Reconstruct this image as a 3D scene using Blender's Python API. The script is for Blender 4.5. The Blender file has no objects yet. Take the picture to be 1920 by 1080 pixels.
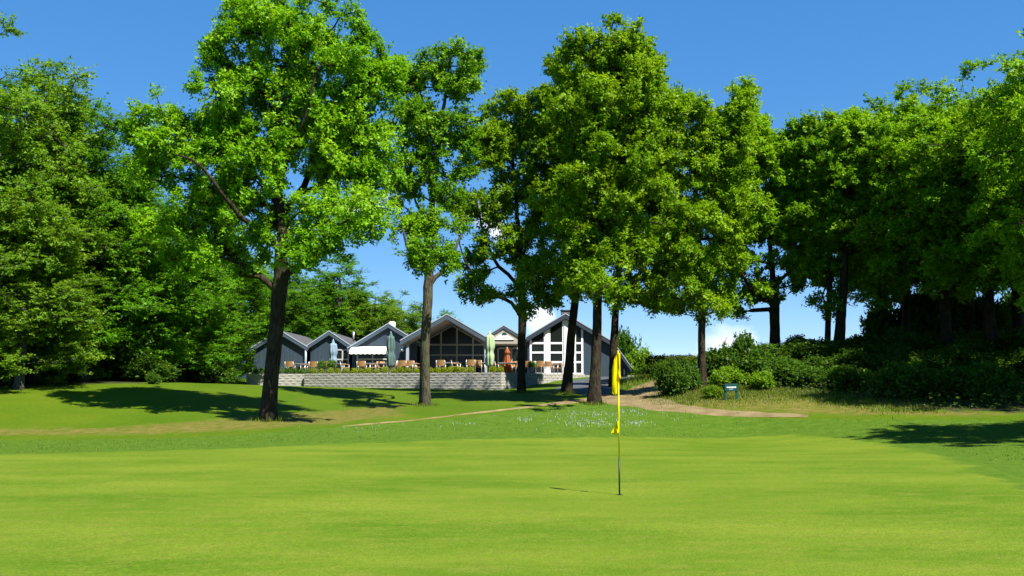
import bpy, math, random
import numpy as np

# ------------------------------------------------------------------ camera, sky, sun, exposure
SC = bpy.context.scene
COL = SC.collection
FOC, CX, CY, HOR = 1867.0, 960.0, 540.0, 727.0
EYE = 1.6
PITCH = math.atan((HOR - CY) / FOC)
cam_d = bpy.data.cameras.new('camera')
cam_d.sensor_width = 36.0
cam_d.lens = FOC / 1920 * 36.0
cam_d.clip_start = 0.1
cam_d.clip_end = 5000
cam = bpy.data.objects.new('camera', cam_d)
COL.objects.link(cam)
cam.location = (0, 0, EYE)
cam.rotation_euler = (math.pi / 2 + PITCH, 0, 0)
SC.camera = cam

SUN_EL = math.radians(55)
SUN_AZ = math.radians(138)          # clockwise from +Y (the view direction): behind the right shoulder
EXPOSURE = 1.35
SKY_STRENGTH = 0.109

def build_world():
    w = bpy.data.worlds.new('World')
    SC.world = w
    w.use_nodes = True
    nt = w.node_tree
    nt.nodes.clear()
    N, L = nt.nodes.new, nt.links.new
    out = N('ShaderNodeOutputWorld')
    bg = N('ShaderNodeBackground')
    bg.inputs['Strength'].default_value = SKY_STRENGTH
    sky = N('ShaderNodeTexSky')
    sky.sky_type = 'NISHITA'
    sky.sun_disc = False
    sky.sun_elevation = SUN_EL
    sky.sun_rotation = SUN_AZ
    sky.altitude = 60
    sky.air_density = 0.5
    sky.dust_density = 0.0
    sky.ozone_density = 3.0
    hs = N('ShaderNodeHueSaturation')
    hs.inputs['Hue'].default_value = 0.506
    hs.inputs['Saturation'].default_value = 2.0
    hs.inputs['Value'].default_value = 1.7
    gm = N('ShaderNodeGamma')           # evens the sky's brightness between zenith and horizon
    gm.inputs[1].default_value = 0.45
    L(sky.outputs[0], gm.inputs[0])
    L(gm.outputs[0], hs.inputs['Color'])
    # fair-weather clouds low over the horizon, all the way round
    tc = N('ShaderNodeTexCoord')
    sep = N('ShaderNodeSeparateXYZ')
    L(tc.outputs['Generated'], sep.inputs[0])
    mp = N('ShaderNodeMapping')
    mp.inputs['Scale'].default_value = (1.0, 1.0, 1.7)
    mp.inputs['Location'].default_value = (0.33, 0.1, 0.07)
    L(tc.outputs['Generated'], mp.inputs[0])
    no = N('ShaderNodeTexNoise')
    no.inputs['Scale'].default_value = 9.0
    no.inputs['Detail'].default_value = 9.0
    no.inputs['Roughness'].default_value = 0.56
    L(mp.outputs[0], no.inputs['Vector'])
    band = N('ShaderNodeMapRange')
    band.inputs['From Min'].default_value = 0.30
    band.inputs['From Max'].default_value = 0.02
    band.inputs['To Min'].default_value = -0.25
    band.inputs['To Max'].default_value = -0.03
    L(sep.outputs['Z'], band.inputs['Value'])
    add = N('ShaderNodeMath'); add.operation = 'ADD'
    L(no.outputs['Fac'], add.inputs[0]); L(band.outputs[0], add.inputs[1])
    prev = add.outputs[0]
    def d_of(px, py):
        u, v = (px - CX) / FOC, (CY - py) / FOC
        c, s = math.cos(PITCH), math.sin(PITCH)
        d = np.array([u, c - v * s, s + v * c])
        return d / np.linalg.norm(d)
    for px, py, r in ((718, 372, .042), (650, 382, .03), (1012, 592, .030), (1370, 662, .045), (905, 395, .03), (940, 440, .02)):
        vd = N('ShaderNodeVectorMath'); vd.operation = 'DISTANCE'
        nrm = N('ShaderNodeVectorMath'); nrm.operation = 'NORMALIZE'
        L(tc.outputs['Generated'], nrm.inputs[0])
        L(nrm.outputs[0], vd.inputs[0])
        vd.inputs[1].default_value = d_of(px, py)
        m = N('ShaderNodeMapRange')
        m.inputs['From Min'].default_value = r
        m.inputs['From Max'].default_value = 0
        m.inputs['To Min'].default_value = 0
        m.inputs['To Max'].default_value = 0.46
        L(vd.outputs['Value'], m.inputs['Value'])
        a = N('ShaderNodeMath'); a.operation = 'ADD'
        L(prev, a.inputs[0]); L(m.outputs[0], a.inputs[1])
        prev = a.outputs[0]
    rmp = N('ShaderNodeMapRange')
    rmp.inputs['From Min'].default_value = 0.60
    rmp.inputs['From Max'].default_value = 0.78
    rmp.inputs['To Max'].default_value = 0.85
    L(prev, rmp.inputs['Value'])
    mix = N('ShaderNodeMixRGB')
    L(rmp.outputs[0], mix.inputs['Fac'])
    L(hs.outputs[0], mix.inputs[1])
    mix.inputs[2].default_value = (4.6, 4.8, 5.1, 1)
    L(mix.outputs[0], bg.inputs['Color'])
    L(bg.outputs[0], out.inputs['Surface'])
build_world()

sun_d = bpy.data.lights.new('sun', 'SUN')
sun_d.energy = 4.8
sun_d.angle = math.radians(0.53)
sun_d.color = (1.0, 0.955, 0.87)
sun = bpy.data.objects.new('sun', sun_d)
COL.objects.link(sun)
sun.location = (30, -30, 50)
sun.rotation_euler = (math.pi / 2 - SUN_EL, 0, math.pi - SUN_AZ)

vs = SC.view_settings
vs.view_transform = 'Standard'
vs.look = 'None'
vs.exposure = EXPOSURE
vs.gamma = 1.0
vs.use_curve_mapping = False
SC.render.film_transparent = False
cy = SC.cycles
cy.max_bounces = 6
cy.diffuse_bounces = 3
cy.glossy_bounces = 2
cy.transmission_bounces = 3
cy.transparent_max_bounces = 4
cy.caustics_reflective = False
cy.caustics_refractive = False
cy.use_denoising = True

# ------------------------------------------------------------------ helpers
def P(px, py, d):
    """the point at forward distance d (metres along +Y) seen at photo pixel (px, py)"""
    u, v = (px - CX) / FOC, (CY - py) / FOC
    c, s = math.cos(PITCH), math.sin(PITCH)
    k = d / (c - v * s)
    return np.array([u * k, d, EYE + (s + v * c) * k])

def R3(a):
    return np.array(a, dtype=float)

class MB:
    """collects shapes for ONE mesh"""
    def __init__(self):
        self.v, self.f = [], []
    def poly(self, pts, flip=False):
        n = len(self.v)
        self.v += [tuple(map(float, p)) for p in pts]
        idx = list(range(n, n + len(pts)))
        self.f.append(idx[::-1] if flip else idx)
    def box(self, x0, x1, y0, y1, z0, z1):
        self.prism([(x0, z0), (x1, z0), (x1, z1), (x0, z1)], y0, y1)
    def prism(self, xz, y0, y1):
        """polygon in the XZ plane (any winding) extruded along Y"""
        a = 0
        for i in range(len(xz)):
            x1_, z1_ = xz[i]; x2_, z2_ = xz[(i + 1) % len(xz)]
            a += x1_ * z2_ - x2_ * z1_
        if a < 0:
            xz = xz[::-1]
        n, m = len(self.v), len(xz)
        self.v += [(float(x), float(y0), float(z)) for x, z in xz] + [(float(x), float(y1), float(z)) for x, z in xz]
        self.f.append(list(range(n, n + m)))
        self.f.append(list(range(n + 2 * m - 1, n + m - 1, -1)))
        for i in range(m):
            j = (i + 1) % m
            self.f.append([n + i, n + m + i, n + m + j, n + j])
    def slab(self, xy, z0, z1):
        """polygon in the XY plane (counter-clockwise) between z0 and z1"""
        n, m = len(self.v), len(xy)
        self.v += [(float(x), float(y), float(z0)) for x, y in xy] + [(float(x), float(y), float(z1)) for x, y in xy]
        self.f.append(list(range(n + m - 1, n - 1, -1)))
        self.f.append(list(range(n + m, n + 2 * m)))
        for i in range(m):
            j = (i + 1) % m
            self.f.append([n + i, n + j, n + m + j, n + m + i])
    def tube(self, pts, radii, sides=6, cap=True, wob=None):
        pts = np.asarray(pts, float)
        m = len(pts)
        radii = np.broadcast_to(np.asarray(radii, float), (m,))
        t = np.gradient(pts, axis=0)
        t /= np.linalg.norm(t, axis=1)[:, None] + 1e-9
        ref = np.array([1.0, 0, 0]) if abs(t[0][0]) < 0.8 else np.array([0, 1.0, 0])
        n0 = len(self.v)
        ang = np.arange(sides) * 2 * math.pi / sides
        ca, sa = np.cos(ang), np.sin(ang)
        a = np.cross(t, ref); a /= np.linalg.norm(a, axis=1)[:, None] + 1e-9
        b = np.cross(t, a)
        rr = np.repeat(radii[:, None], sides, 1)
        if wob is not None:
            rr = rr * wob(m, sides)
        ring = pts[:, None, :] + rr[..., None] * (ca[None, :, None] * a[:, None, :] + sa[None, :, None] * b[:, None, :])
        self.v += [tuple(p) for p in ring.reshape(-1, 3)]
        for i in range(m - 1):
            for k in range(sides):
                k2 = (k + 1) % sides
                self.f.append([n0 + i * sides + k, n0 + i * sides + k2, n0 + (i + 1) * sides + k2, n0 + (i + 1) * sides + k])
        if cap:
            self.f.append([n0 + k for k in range(sides)][::-1])
            self.f.append([n0 + (m - 1) * sides + k for k in range(sides)])
    def lathe(self, prof, sides=16, fold=None, c=(0, 0, 0)):
        """profile [(r, z)] turned about Z; fold(theta, i) scales the radius"""
        n0 = len(self.v)
        for i, (r, z) in enumerate(prof):
            for k in range(sides):
                th = 2 * math.pi * k / sides
                q = r * (fold(th, i) if fold else 1)
                self.v.append((c[0] + q * math.cos(th), c[1] + q * math.sin(th), c[2] + z))
        for i in range(len(prof) - 1):
            for k in range(sides):
                k2 = (k + 1) % sides
                self.f.append([n0 + i * sides + k, n0 + i * sides + k2, n0 + (i + 1) * sides + k2, n0 + (i + 1) * sides + k])
        self.f.append([n0 + k for k in range(sides)][::-1])
        self.f.append([n0 + (len(prof) - 1) * sides + k for k in range(sides)])
    def mesh(self, name, org=(0, 0, 0)):
        me = bpy.data.meshes.new(name)
        o = np.array(org)
        me.from_pydata([tuple(np.array(p) - o) for p in self.v], [], self.f)
        return me
    def build(self, name, mat, parent=None, org=(0, 0, 0), smooth=False, bevel=0.0):
        me = self.mesh(name, org)
        me.materials.append(mat)
        if smooth:
            me.polygons.foreach_set('use_smooth', [True] * len(me.polygons))
        o = bpy.data.objects.new(name, me)
        COL.objects.link(o)
        if parent is not None:
            o.parent = parent
        if bevel:
            b = o.modifiers.new('bevel', 'BEVEL'); b.width = bevel; b.segments = 1; b.limit_method = 'ANGLE'
        return o

def np_mesh(name, verts, faces, mat, smooth=False, attr=None):
    """mesh from numpy arrays; faces is (n,k)"""
    me = bpy.data.meshes.new(name)
    nv, (nf, k) = len(verts), faces.shape
    me.vertices.add(nv); me.loops.add(nf * k); me.polygons.add(nf)
    me.vertices.foreach_set('co', np.ascontiguousarray(verts, np.float32).ravel())
    me.loops.foreach_set('vertex_index', np.ascontiguousarray(faces, np.int32).ravel())
    me.polygons.foreach_set('loop_start', np.arange(0, nf * k, k, dtype=np.int32))
    me.polygons.foreach_set('loop_total', np.full(nf, k, np.int32))
    me.polygons.foreach_set('use_smooth', np.full(nf, smooth, bool))
    me.update(calc_edges=True)
    if attr:
        for nm, (dom, vals) in attr.items():
            a = me.attributes.new(nm, 'FLOAT', dom)
            a.data.foreach_set('value', np.ascontiguousarray(vals, np.float32))
    me.materials.append(mat)
    return me

def link(name, me, parent=None, loc=None):
    o = bpy.data.objects.new(name, me)
    COL.objects.link(o)
    if parent is not None: o.parent = parent
    if loc is not None: o.location = loc
    return o

def tag(o, label=None, cat=None, group=None, kind=None):
    if label: o['label'] = label
    if cat: o['category'] = cat
    if group: o['group'] = group
    if kind: o['kind'] = kind
    return o

def thing(name, label, cat, loc=(0, 0, 0), rz=0, group=None):
    o = bpy.data.objects.new(name, None)
    o.empty_display_size = 0.2
    COL.objects.link(o)
    o.location = tuple(map(float, loc)); o.rotation_euler = (0, 0, rz)
    return tag(o, label, cat, group)

def copy_tree(root, loc, rz=0, scale=None, label=None, group=None):
    r = root.copy(); COL.objects.link(r)
    r.location = tuple(map(float, loc)); r.rotation_euler = (0, 0, rz)
    if scale is not None: r.scale = scale
    if label: r['label'] = label
    if group: r['group'] = group
    for ch in list(root.children):
        c = ch.copy(); COL.objects.link(c); c.parent = r
        for g in list(ch.children):
            d = g.copy(); COL.objects.link(d); d.parent = c
    return r

# ------------------------------------------------------------------ materials
MATS = {}
def new_mat(name):
    m = bpy.data.materials.new(name); m.use_nodes = True
    m.node_tree.nodes.clear()
    MATS[name] = m
    return m, m.node_tree.nodes.new, m.node_tree.links.new

def principled(name, col, rough=0.6, spec=0.3, metal=0.0, var=0.0, vscale=4.0, bump=0.0, bscale=40.0, stretch=(1, 1, 1), col2=None):
    m, N, L = new_mat(name)
    out = N('ShaderNodeOutputMaterial'); b = N('ShaderNodeBsdfPrincipled')
    L(b.outputs[0], out.inputs[0])
    b.inputs['Roughness'].default_value = rough
    b.inputs['Specular IOR Level'].default_value = spec
    b.inputs['Metallic'].default_value = metal
    tc = N('ShaderNodeTexCoord'); mp = N('ShaderNodeMapping')
    mp.inputs['Scale'].default_value = stretch
    L(tc.outputs['Object'], mp.inputs[0])
    c = (*col, 1)
    if var or col2:
        no = N('ShaderNodeTexNoise'); no.inputs['Scale'].default_value = vscale; no.inputs['Detail'].default_value = 5
        L(mp.outputs[0], no.inputs['Vector'])
        r = N('ShaderNodeValToRGB')
        r.color_ramp.elements[0].position = 0.3; r.color_ramp.elements[1].position = 0.7
        if col2:
            r.color_ramp.elements[0].color = c; r.color_ramp.elements[1].color = (*col2, 1)
        else:
            r.color_ramp.elements[0].color = tuple(x * (1 - var) for x in col) + (1,)
            r.color_ramp.elements[1].color = tuple(min(1, x * (1 + var)) for x in col) + (1,)
        L(no.outputs['Fac'], r.inputs[0]); L(r.outputs[0], b.inputs['Base Color'])
    else:
        b.inputs['Base Color'].default_value = c
    if bump:
        n2 = N('ShaderNodeTexNoise'); n2.inputs['Scale'].default_value = bscale; n2.inputs['Detail'].default_value = 4
        L(mp.outputs[0], n2.inputs['Vector'])
        bp = N('ShaderNodeBump'); bp.inputs['Strength'].default_value = bump; bp.inputs['Distance'].default_value = 0.02
        L(n2.outputs['Fac'], bp.inputs['Height']); L(bp.outputs[0], b.inputs['Normal'])
    return m

def leaf_mat(name, dark, mid, light, trans=0.46, tcol=None, objvar=0.12, gloss=0.009):
    """dark / mid / light are leaf colours picked by each leaf's own 'tint'"""
    m, N, L = new_mat(name)
    out = N('ShaderNodeOutputMaterial')
    at = N('ShaderNodeAttribute'); at.attribute_name = 'tint'
    r = N('ShaderNodeValToRGB')
    e = r.color_ramp.elements
    e[0].position, e[0].color = 0.0, (*dark, 1)
    e[1].position, e[1].color = 1.0, (*light, 1)
    k = e.new(0.5); k.color = (*mid, 1)
    L(at.outputs['Fac'], r.inputs[0])
    oi = N('ShaderNodeObjectInfo')
    hs = N('ShaderNodeHueSaturation')
    mr = N('ShaderNodeMapRange'); mr.inputs['To Min'].default_value = 1 - objvar; mr.inputs['To Max'].default_value = 1 + objvar
    L(oi.outputs['Random'], mr.inputs['Value']); L(mr.outputs[0], hs.inputs['Value'])
    L(r.outputs[0], hs.inputs['Color'])
    df = N('ShaderNodeBsdfDiffuse'); L(hs.outputs[0], df.inputs['Color'])
    tr = N('ShaderNodeBsdfTranslucent')
    g = N('ShaderNodeMixRGB'); g.blend_type = 'MULTIPLY'; g.inputs['Fac'].default_value = 1
    L(hs.outputs[0], g.inputs[1]); g.inputs[2].default_value = (*(tcol or (1.3, 1.2, 0.5)), 1)
    L(g.outputs[0], tr.inputs['Color'])
    mx = N('ShaderNodeMixShader'); mx.inputs[0].default_value = trans
    L(df.outputs[0], mx.inputs[1]); L(tr.outputs[0], mx.inputs[2])
    gl = N('ShaderNodeBsdfGlossy'); gl.inputs['Roughness'].default_value = 0.45
    gl.inputs['Color'].default_value = (0.8, 0.85, 0.8, 1)
    m2 = N('ShaderNodeMixShader'); m2.inputs[0].default_value = gloss
    L(mx.outputs[0], m2.inputs[1]); L(gl.outputs[0], m2.inputs[2])
    L(m2.outputs[0], out.inputs[0])
    return m

def bark_mat(name, c1, c2, c3=None):
    m, N, L = new_mat(name)
    out = N('ShaderNodeOutputMaterial'); b = N('ShaderNodeBsdfPrincipled'); L(b.outputs[0], out.inputs[0])
    b.inputs['Roughness'].default_value = 0.9; b.inputs['Specular IOR Level'].default_value = 0.1
    tc = N('ShaderNodeTexCoord'); mp = N('ShaderNodeMapping'); mp.inputs['Scale'].default_value = (1, 1, 0.22)
    L(tc.outputs['Object'], mp.inputs[0])
    no = N('ShaderNodeTexNoise'); no.inputs['Scale'].default_value = 14; no.inputs['Detail'].default_value = 6
    L(mp.outputs[0], no.inputs['Vector'])
    r = N('ShaderNodeValToRGB'); e = r.color_ramp.elements
    e[0].position, e[0].color = 0.35, (*c1, 1); e[1].position, e[1].color = 0.68, (*c2, 1)
    L(no.outputs['Fac'], r.inputs[0])
    # lichen and moss patches
    n2 = N('ShaderNodeTexNoise'); n2.inputs['Scale'].default_value = 1.7; n2.inputs['Detail'].default_value = 5
    L(tc.outputs['Object'], n2.inputs['Vector'])
    r2 = N('ShaderNodeMapRange'); r2.inputs['From Min'].default_value = 0.5; r2.inputs['From Max'].default_value = 0.66; r2.inputs['To Max'].default_value = 0.7
    L(n2.outputs['Fac'], r2.inputs['Value'])
    mx = N('ShaderNodeMixRGB'); L(r2.outputs[0], mx.inputs[0]); L(r.outputs[0], mx.inputs[1]); mx.inputs[2].default_value = (*(c3 or c2), 1)
    L(mx.outputs[0], b.inputs['Base Color'])
    vo = N('ShaderNodeTexVoronoi'); vo.inputs['Scale'].default_value = 22
    L(mp.outputs[0], vo.inputs['Vector'])
    bp = N('ShaderNodeBump'); bp.inputs['Strength'].default_value = 0.9; bp.inputs['Distance'].default_value = 0.03
    L(vo.outputs['Distance'], bp.inputs['Height']); L(bp.outputs[0], b.inputs['Normal'])
    return m

def grass_mat(name, base, light, dry, use_zones=False, big=0.5, fine=55.0, stretch=(1, 1, 1), drymin=0.55):
    """mown grass: broad mottling, fine blade grain; on the lawn the vertex zones wood/dry/rough pick the ground cover"""
    m, N, L = new_mat(name)
    out = N('ShaderNodeOutputMaterial'); b = N('ShaderNodeBsdfPrincipled'); L(b.outputs[0], out.inputs[0])
    b.inputs['Roughness'].default_value = 0.85; b.inputs['Specular IOR Level'].default_value = 0.04
    tc = N('ShaderNodeTexCoord')
    def noise(scale, detail=4, st=(1, 1, 1), rough=0.55):
        mp = N('ShaderNodeMapping'); mp.inputs['Scale'].default_value = st
        L(tc.outputs['Object'], mp.inputs[0])
        n = N('ShaderNodeTexNoise'); n.inputs['Scale'].default_value = scale; n.inputs['Detail'].default_value = detail
        n.inputs['Roughness'].default_value = rough
        L(mp.outputs[0], n.inputs['Vector'])
        return n.outputs['Fac']
    def rng(sock, a, c, lo=0.0, hi=1.0):
        r = N('ShaderNodeMapRange'); r.inputs['From Min'].default_value = a; r.inputs['From Max'].default_value = c
        r.inputs['To Min'].default_value = lo; r.inputs['To Max'].default_value = hi
        L(sock, r.inputs['Value']); return r.outputs[0]
    def mix(f, c1, c2, mode='MIX'):
        x = N('ShaderNodeMixRGB'); x.blend_type = mode
        if isinstance(f, float): x.inputs[0].default_value = f
        else: L(f, x.inputs[0])
        for i, c in ((1, c1), (2, c2)):
            if isinstance(c, tuple): x.inputs[i].default_value = (*c, 1)
            else: L(c, x.inputs[i])
        return x.outputs[0]
    def att(nm):
        a = N('ShaderNodeAttribute'); a.attribute_name = nm; return a.outputs['Fac']
    def math_(op, a, c):
        x = N('ShaderNodeMath'); x.operation = op
        for i, s in ((0, a), (1, c)):
            if isinstance(s, float): x.inputs[i].default_value = s
            else: L(s, x.inputs[i])
        return x.outputs[0]
    n_big = noise(big, 5, stretch); n_mid = noise(3.2, 5, stretch); n_fine = noise(fine, 3)
    c = mix(rng(n_big, 0.35, 0.65), base, light)
    c = mix(rng(n_mid, drymin, drymin + 0.25, 0, 0.55), c, dry)
    g = mix(rng(n_fine, 0.3, 0.7), (0.55, 0.58, 0.5), (1.36, 1.3, 1.4))
    g2 = mix(rng(noise(11.0, 4), 0.3, 0.7), (0.86, 0.88, 0.8), (1.12, 1.1, 1.15))
    g = mix(1.0, g, g2, 'MULTIPLY')
    if use_zones:
        n_w = noise(1.1, 5)
        jit = rng(n_w, 0.3, 0.7, -0.3, 0.3)
        rough_c = mix(rng(n_mid, 0.35, 0.7), (0.0456, 0.0976, 0.0072), (0.07448, 0.1264, 0.0132))
        c = mix(rng(math_('ADD', att('rough'), jit), 0.35, 0.65), c, rough_c)
        dry_c = mix(rng(n_mid, 0.35, 0.65), (0.078, 0.0925, 0.0112), (0.1482, 0.1147, 0.035))
        c = mix(rng(math_('ADD', att('dry'), jit), 0.25, 0.85, 0, 0.85), c, dry_c)
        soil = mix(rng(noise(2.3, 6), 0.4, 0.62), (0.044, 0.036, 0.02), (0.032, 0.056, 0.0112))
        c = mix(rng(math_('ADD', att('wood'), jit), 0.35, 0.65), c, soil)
    c = mix(0.8, c, g, 'MULTIPLY')
    L(c, b.inputs['Base Color'])
    bp = N('ShaderNodeBump'); bp.inputs['Strength'].default_value = 0.55; bp.inputs['Distance'].default_value = 0.025
    hsum = math_('ADD', noise(fine * 0.8, 3), noise(9.0, 3))
    L(hsum, bp.inputs['Height']); L(bp.outputs[0], b.inputs['Normal'])
    return m

LAWN = grass_mat('lawn_grass', (0.04855, 0.09828, 0.003675), (0.06997, 0.1119, 0.00525), (0.1142, 0.1096, 0.01837), True, big=0.35, fine=38)
GREEN = grass_mat('green_turf', (0.06387, 0.1219, 0.006293), (0.1131, 0.1613, 0.01363), (0.1337, 0.1531, 0.02114), True, big=0.45, fine=48, stretch=(0.55, 1.1, 1), drymin=0.46)
GRAVEL = principled('gravel', (0.1237, 0.09031, 0.04267), 0.95, 0.1, var=0.25, vscale=1.6, bump=0.8, bscale=45, col2=(0.2118, 0.1626, 0.08296))
ASPHALT = principled('asphalt', (0.06, 0.065, 0.075), 0.9, 0.2, var=0.2, vscale=6, bump=0.3, bscale=90)
PAVING = principled('paving', (0.252, 0.2352, 0.2184), 0.85, 0.2, var=0.2, vscale=5, bump=0.2)
BLOCK = principled('concrete_block', (0.3125, 0.3023, 0.2681), 0.95, 0.1, var=0.3, vscale=9, bump=1.0, bscale=22)
MORTAR = principled('grey_mortar', (0.2185, 0.215, 0.2047), 0.95, 0.1)  # one even grey for the wall core behind the block joints
def cladding():
    m, N, L = new_mat('blue_black_boards')
    out = N('ShaderNodeOutputMaterial'); b = N('ShaderNodeBsdfPrincipled'); L(b.outputs[0], out.inputs[0])
    b.inputs['Roughness'].default_value = 0.6; b.inputs['Specular IOR Level'].default_value = 0.25
    tc = N('ShaderNodeTexCoord')
    wv = N('ShaderNodeTexWave'); wv.wave_type = 'BANDS'; wv.bands_direction = 'X'; wv.wave_profile = 'SAW'
    wv.inputs['Scale'].default_value = 2.6; wv.inputs['Distortion'].default_value = 0.0
    L(tc.outputs['Object'], wv.inputs['Vector'])
    mp = N('ShaderNodeMapping'); mp.inputs['Scale'].default_value = (8, 8, 0.6); L(tc.outputs['Object'], mp.inputs[0])
    no = N('ShaderNodeTexNoise'); no.inputs['Scale'].default_value = 1.0; no.inputs['Detail'].default_value = 5; L(mp.outputs[0], no.inputs[0])
    r = N('ShaderNodeValToRGB'); r.color_ramp.elements[0].color = (0.030, 0.047, 0.065, 1); r.color_ramp.elements[1].color = (0.047, 0.070, 0.095, 1)
    r.color_ramp.elements[0].position = .3; r.color_ramp.elements[1].position = .7
    L(no.outputs['Fac'], r.inputs[0]); L(r.outputs[0], b.inputs['Base Color'])
    bp = N('ShaderNodeBump'); bp.inputs['Strength'].default_value = 0.7; bp.inputs['Distance'].default_value = 0.025
    L(wv.outputs['Fac'], bp.inputs['Height']); L(bp.outputs[0], b.inputs['Normal'])
    return m
CLAD = cladding()
ROOF = principled('grey_roof_felt', (0.06838, 0.06838, 0.07148), 0.85, 0.2, var=0.15, vscale=2, bump=0.3, bscale=30)
FASCIA = principled('slate_blue_paint', (0.05712, 0.08064, 0.1109), 0.5, 0.3, var=0.06)
SLATE = principled('dark_slate_paint', (0.030, 0.042, 0.058), 0.5, 0.3)
TRIM = principled('pale_trim', (0.3024, 0.3528, 0.4032), 0.45, 0.4)
SOFFIT = principled('beige_soffit', (0.336, 0.3024, 0.2604), 0.7, 0.2, var=0.08, vscale=3, stretch=(8, 1, 8))
FRAME = principled('greige_frame', (0.40, 0.41, 0.37), 0.5, 0.3)
WHITE = principled('white_paint', (0.78, 0.78, 0.77), 0.5, 0.3, var=0.04)
GLASS = principled('dark_glass', (0.012, 0.016, 0.014), 0.12, 0.18)
AWNING = principled('white_awning_cloth', (0.78, 0.77, 0.76), 0.8, 0.1, var=0.04)
STEEL = principled('brushed_steel', (0.42, 0.4284, 0.4368), 0.4, 0.5, metal=0.6)
PINE = principled('blond_wood', (0.3864, 0.21, 0.084), 0.6, 0.25, var=0.15, vscale=6, stretch=(1, 1, 8))
DARKPOT = principled('dark_pot', (0.035, 0.035, 0.04), 0.6, 0.3)
GREYPOT = principled('grey_planter', (0.10, 0.105, 0.11), 0.7, 0.2, var=0.1)
C_BLUE = principled('blue_grey_canvas', (0.1848, 0.2604, 0.336), 0.85, 0.1, var=0.12, vscale=3)
C_DARK = principled('grey_green_canvas', (0.084, 0.1344, 0.1302), 0.85, 0.1, var=0.2, vscale=4)
C_PALE = principled('pale_green_canvas', (0.3024, 0.3864, 0.2268), 0.85, 0.1, var=0.12, vscale=3)
C_RUST = principled('rust_canvas', (0.2772, 0.084, 0.0294), 0.85, 0.1, var=0.25, vscale=5)
YELLOW = principled('yellow_paint', (0.80, 0.62, 0.01), 0.45, 0.4)
BLACK = principled('black_paint', (0.012, 0.012, 0.012), 0.5, 0.4)
SIGNGREEN = principled('dark_green_board', (0.008, 0.055, 0.055), 0.5, 0.3, var=0.1)
LETTER = principled('white_lettering', (0.7, 0.74, 0.72), 0.6, 0.2)
EMBLEM = principled('emblem_green', (0.005, 0.07, 0.055), 0.5, 0.3)
def flag_mat():
    m, N, L = new_mat('yellow_flag_cloth')
    out = N('ShaderNodeOutputMaterial')
    d = N('ShaderNodeBsdfDiffuse'); d.inputs[0].default_value = (0.80, 0.68, 0.004, 1)
    t = N('ShaderNodeBsdfTranslucent'); t.inputs[0].default_value = (0.8, 0.62, 0.002, 1)
    mx = N('ShaderNodeMixShader'); mx.inputs[0].default_value = 0.4
    L(d.outputs[0], mx.inputs[1]); L(t.outputs[0], mx.inputs[2]); L(mx.outputs[0], out.inputs[0])
    return m
FLAGCLOTH = flag_mat()
BARK_OAK = bark_mat('oak_bark', (0.01663, 0.01192, 0.008289), (0.0475, 0.03535, 0.02336), (0.0475, 0.04472, 0.02261))
BARK_PALE = bark_mat('pale_mossy_bark', (0.03326, 0.03049, 0.02107), (0.09425, 0.08316, 0.05821), (0.07762, 0.08316, 0.03881))
BARK_BEECH = bark_mat('beech_bark', (0.0378, 0.03654, 0.0315), (0.0945, 0.09131, 0.07875), (0.0567, 0.063, 0.0441))
LEAF_OAK = leaf_mat('oak_leaf', (0.07429, 0.2065, 0.00432), (0.1428, 0.3234, 0.005184), (0.2643, 0.4474, 0.01728))
LEAF_OLIVE = leaf_mat('olive_oak_leaf', (0.08467, 0.1888, 0.003456), (0.1503, 0.2867, 0.005184), (0.2527, 0.3846, 0.01296))
LEAF_RIGHT = leaf_mat('right_wood_leaf', (0.08138, 0.2013, 0.004012), (0.1495, 0.3175, 0.005618), (0.2605, 0.4258, 0.01284))
LEAF_BEECH = leaf_mat('beech_leaf', (0.04351, 0.1448, 0.003621), (0.08346, 0.226, 0.00507), (0.1631, 0.3361, 0.01086))
LEAF_LIGHT = leaf_mat('young_beech_leaf', (0.08225, 0.185, 0.009677), (0.1306, 0.2558, 0.0121), (0.2032, 0.3266, 0.02177))
LEAF_BUSH = leaf_mat('bush_leaf', (0.03108, 0.08334, 0.006558), (0.05329, 0.1249, 0.00984), (0.09772, 0.1792, 0.0153))
LEAF_BOX = leaf_mat('box_leaf', (0.1094, 0.1701, 0.00729), (0.2005, 0.2613, 0.00972), (0.3281, 0.3645, 0.01458), trans=0.25)
LEAF_BOXDARK = leaf_mat('dark_box_leaf', (0.04, 0.10, 0.015), (0.07, 0.15, 0.02), (0.11, 0.20, 0.03), trans=0.25)
LEAF_HEDGE = leaf_mat('hedge_leaf', (0.054, 0.09, 0.0108), (0.0855, 0.1215, 0.0162), (0.126, 0.1485, 0.027))
LEAF_LIME = leaf_mat('lime_leaf', (0.0792, 0.1742, 0.006336), (0.1267, 0.2455, 0.009504), (0.1901, 0.301, 0.01584))
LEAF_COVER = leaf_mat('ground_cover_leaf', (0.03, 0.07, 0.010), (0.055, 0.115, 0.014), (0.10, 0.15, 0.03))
BLADE = leaf_mat('grass_blade', (0.068, 0.1275, 0.0102), (0.102, 0.1615, 0.0153), (0.1785, 0.1785, 0.0425), trans=0.3)
DAISY = principled('daisy_white', (0.75, 0.75, 0.72), 0.8, 0.1)

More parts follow.
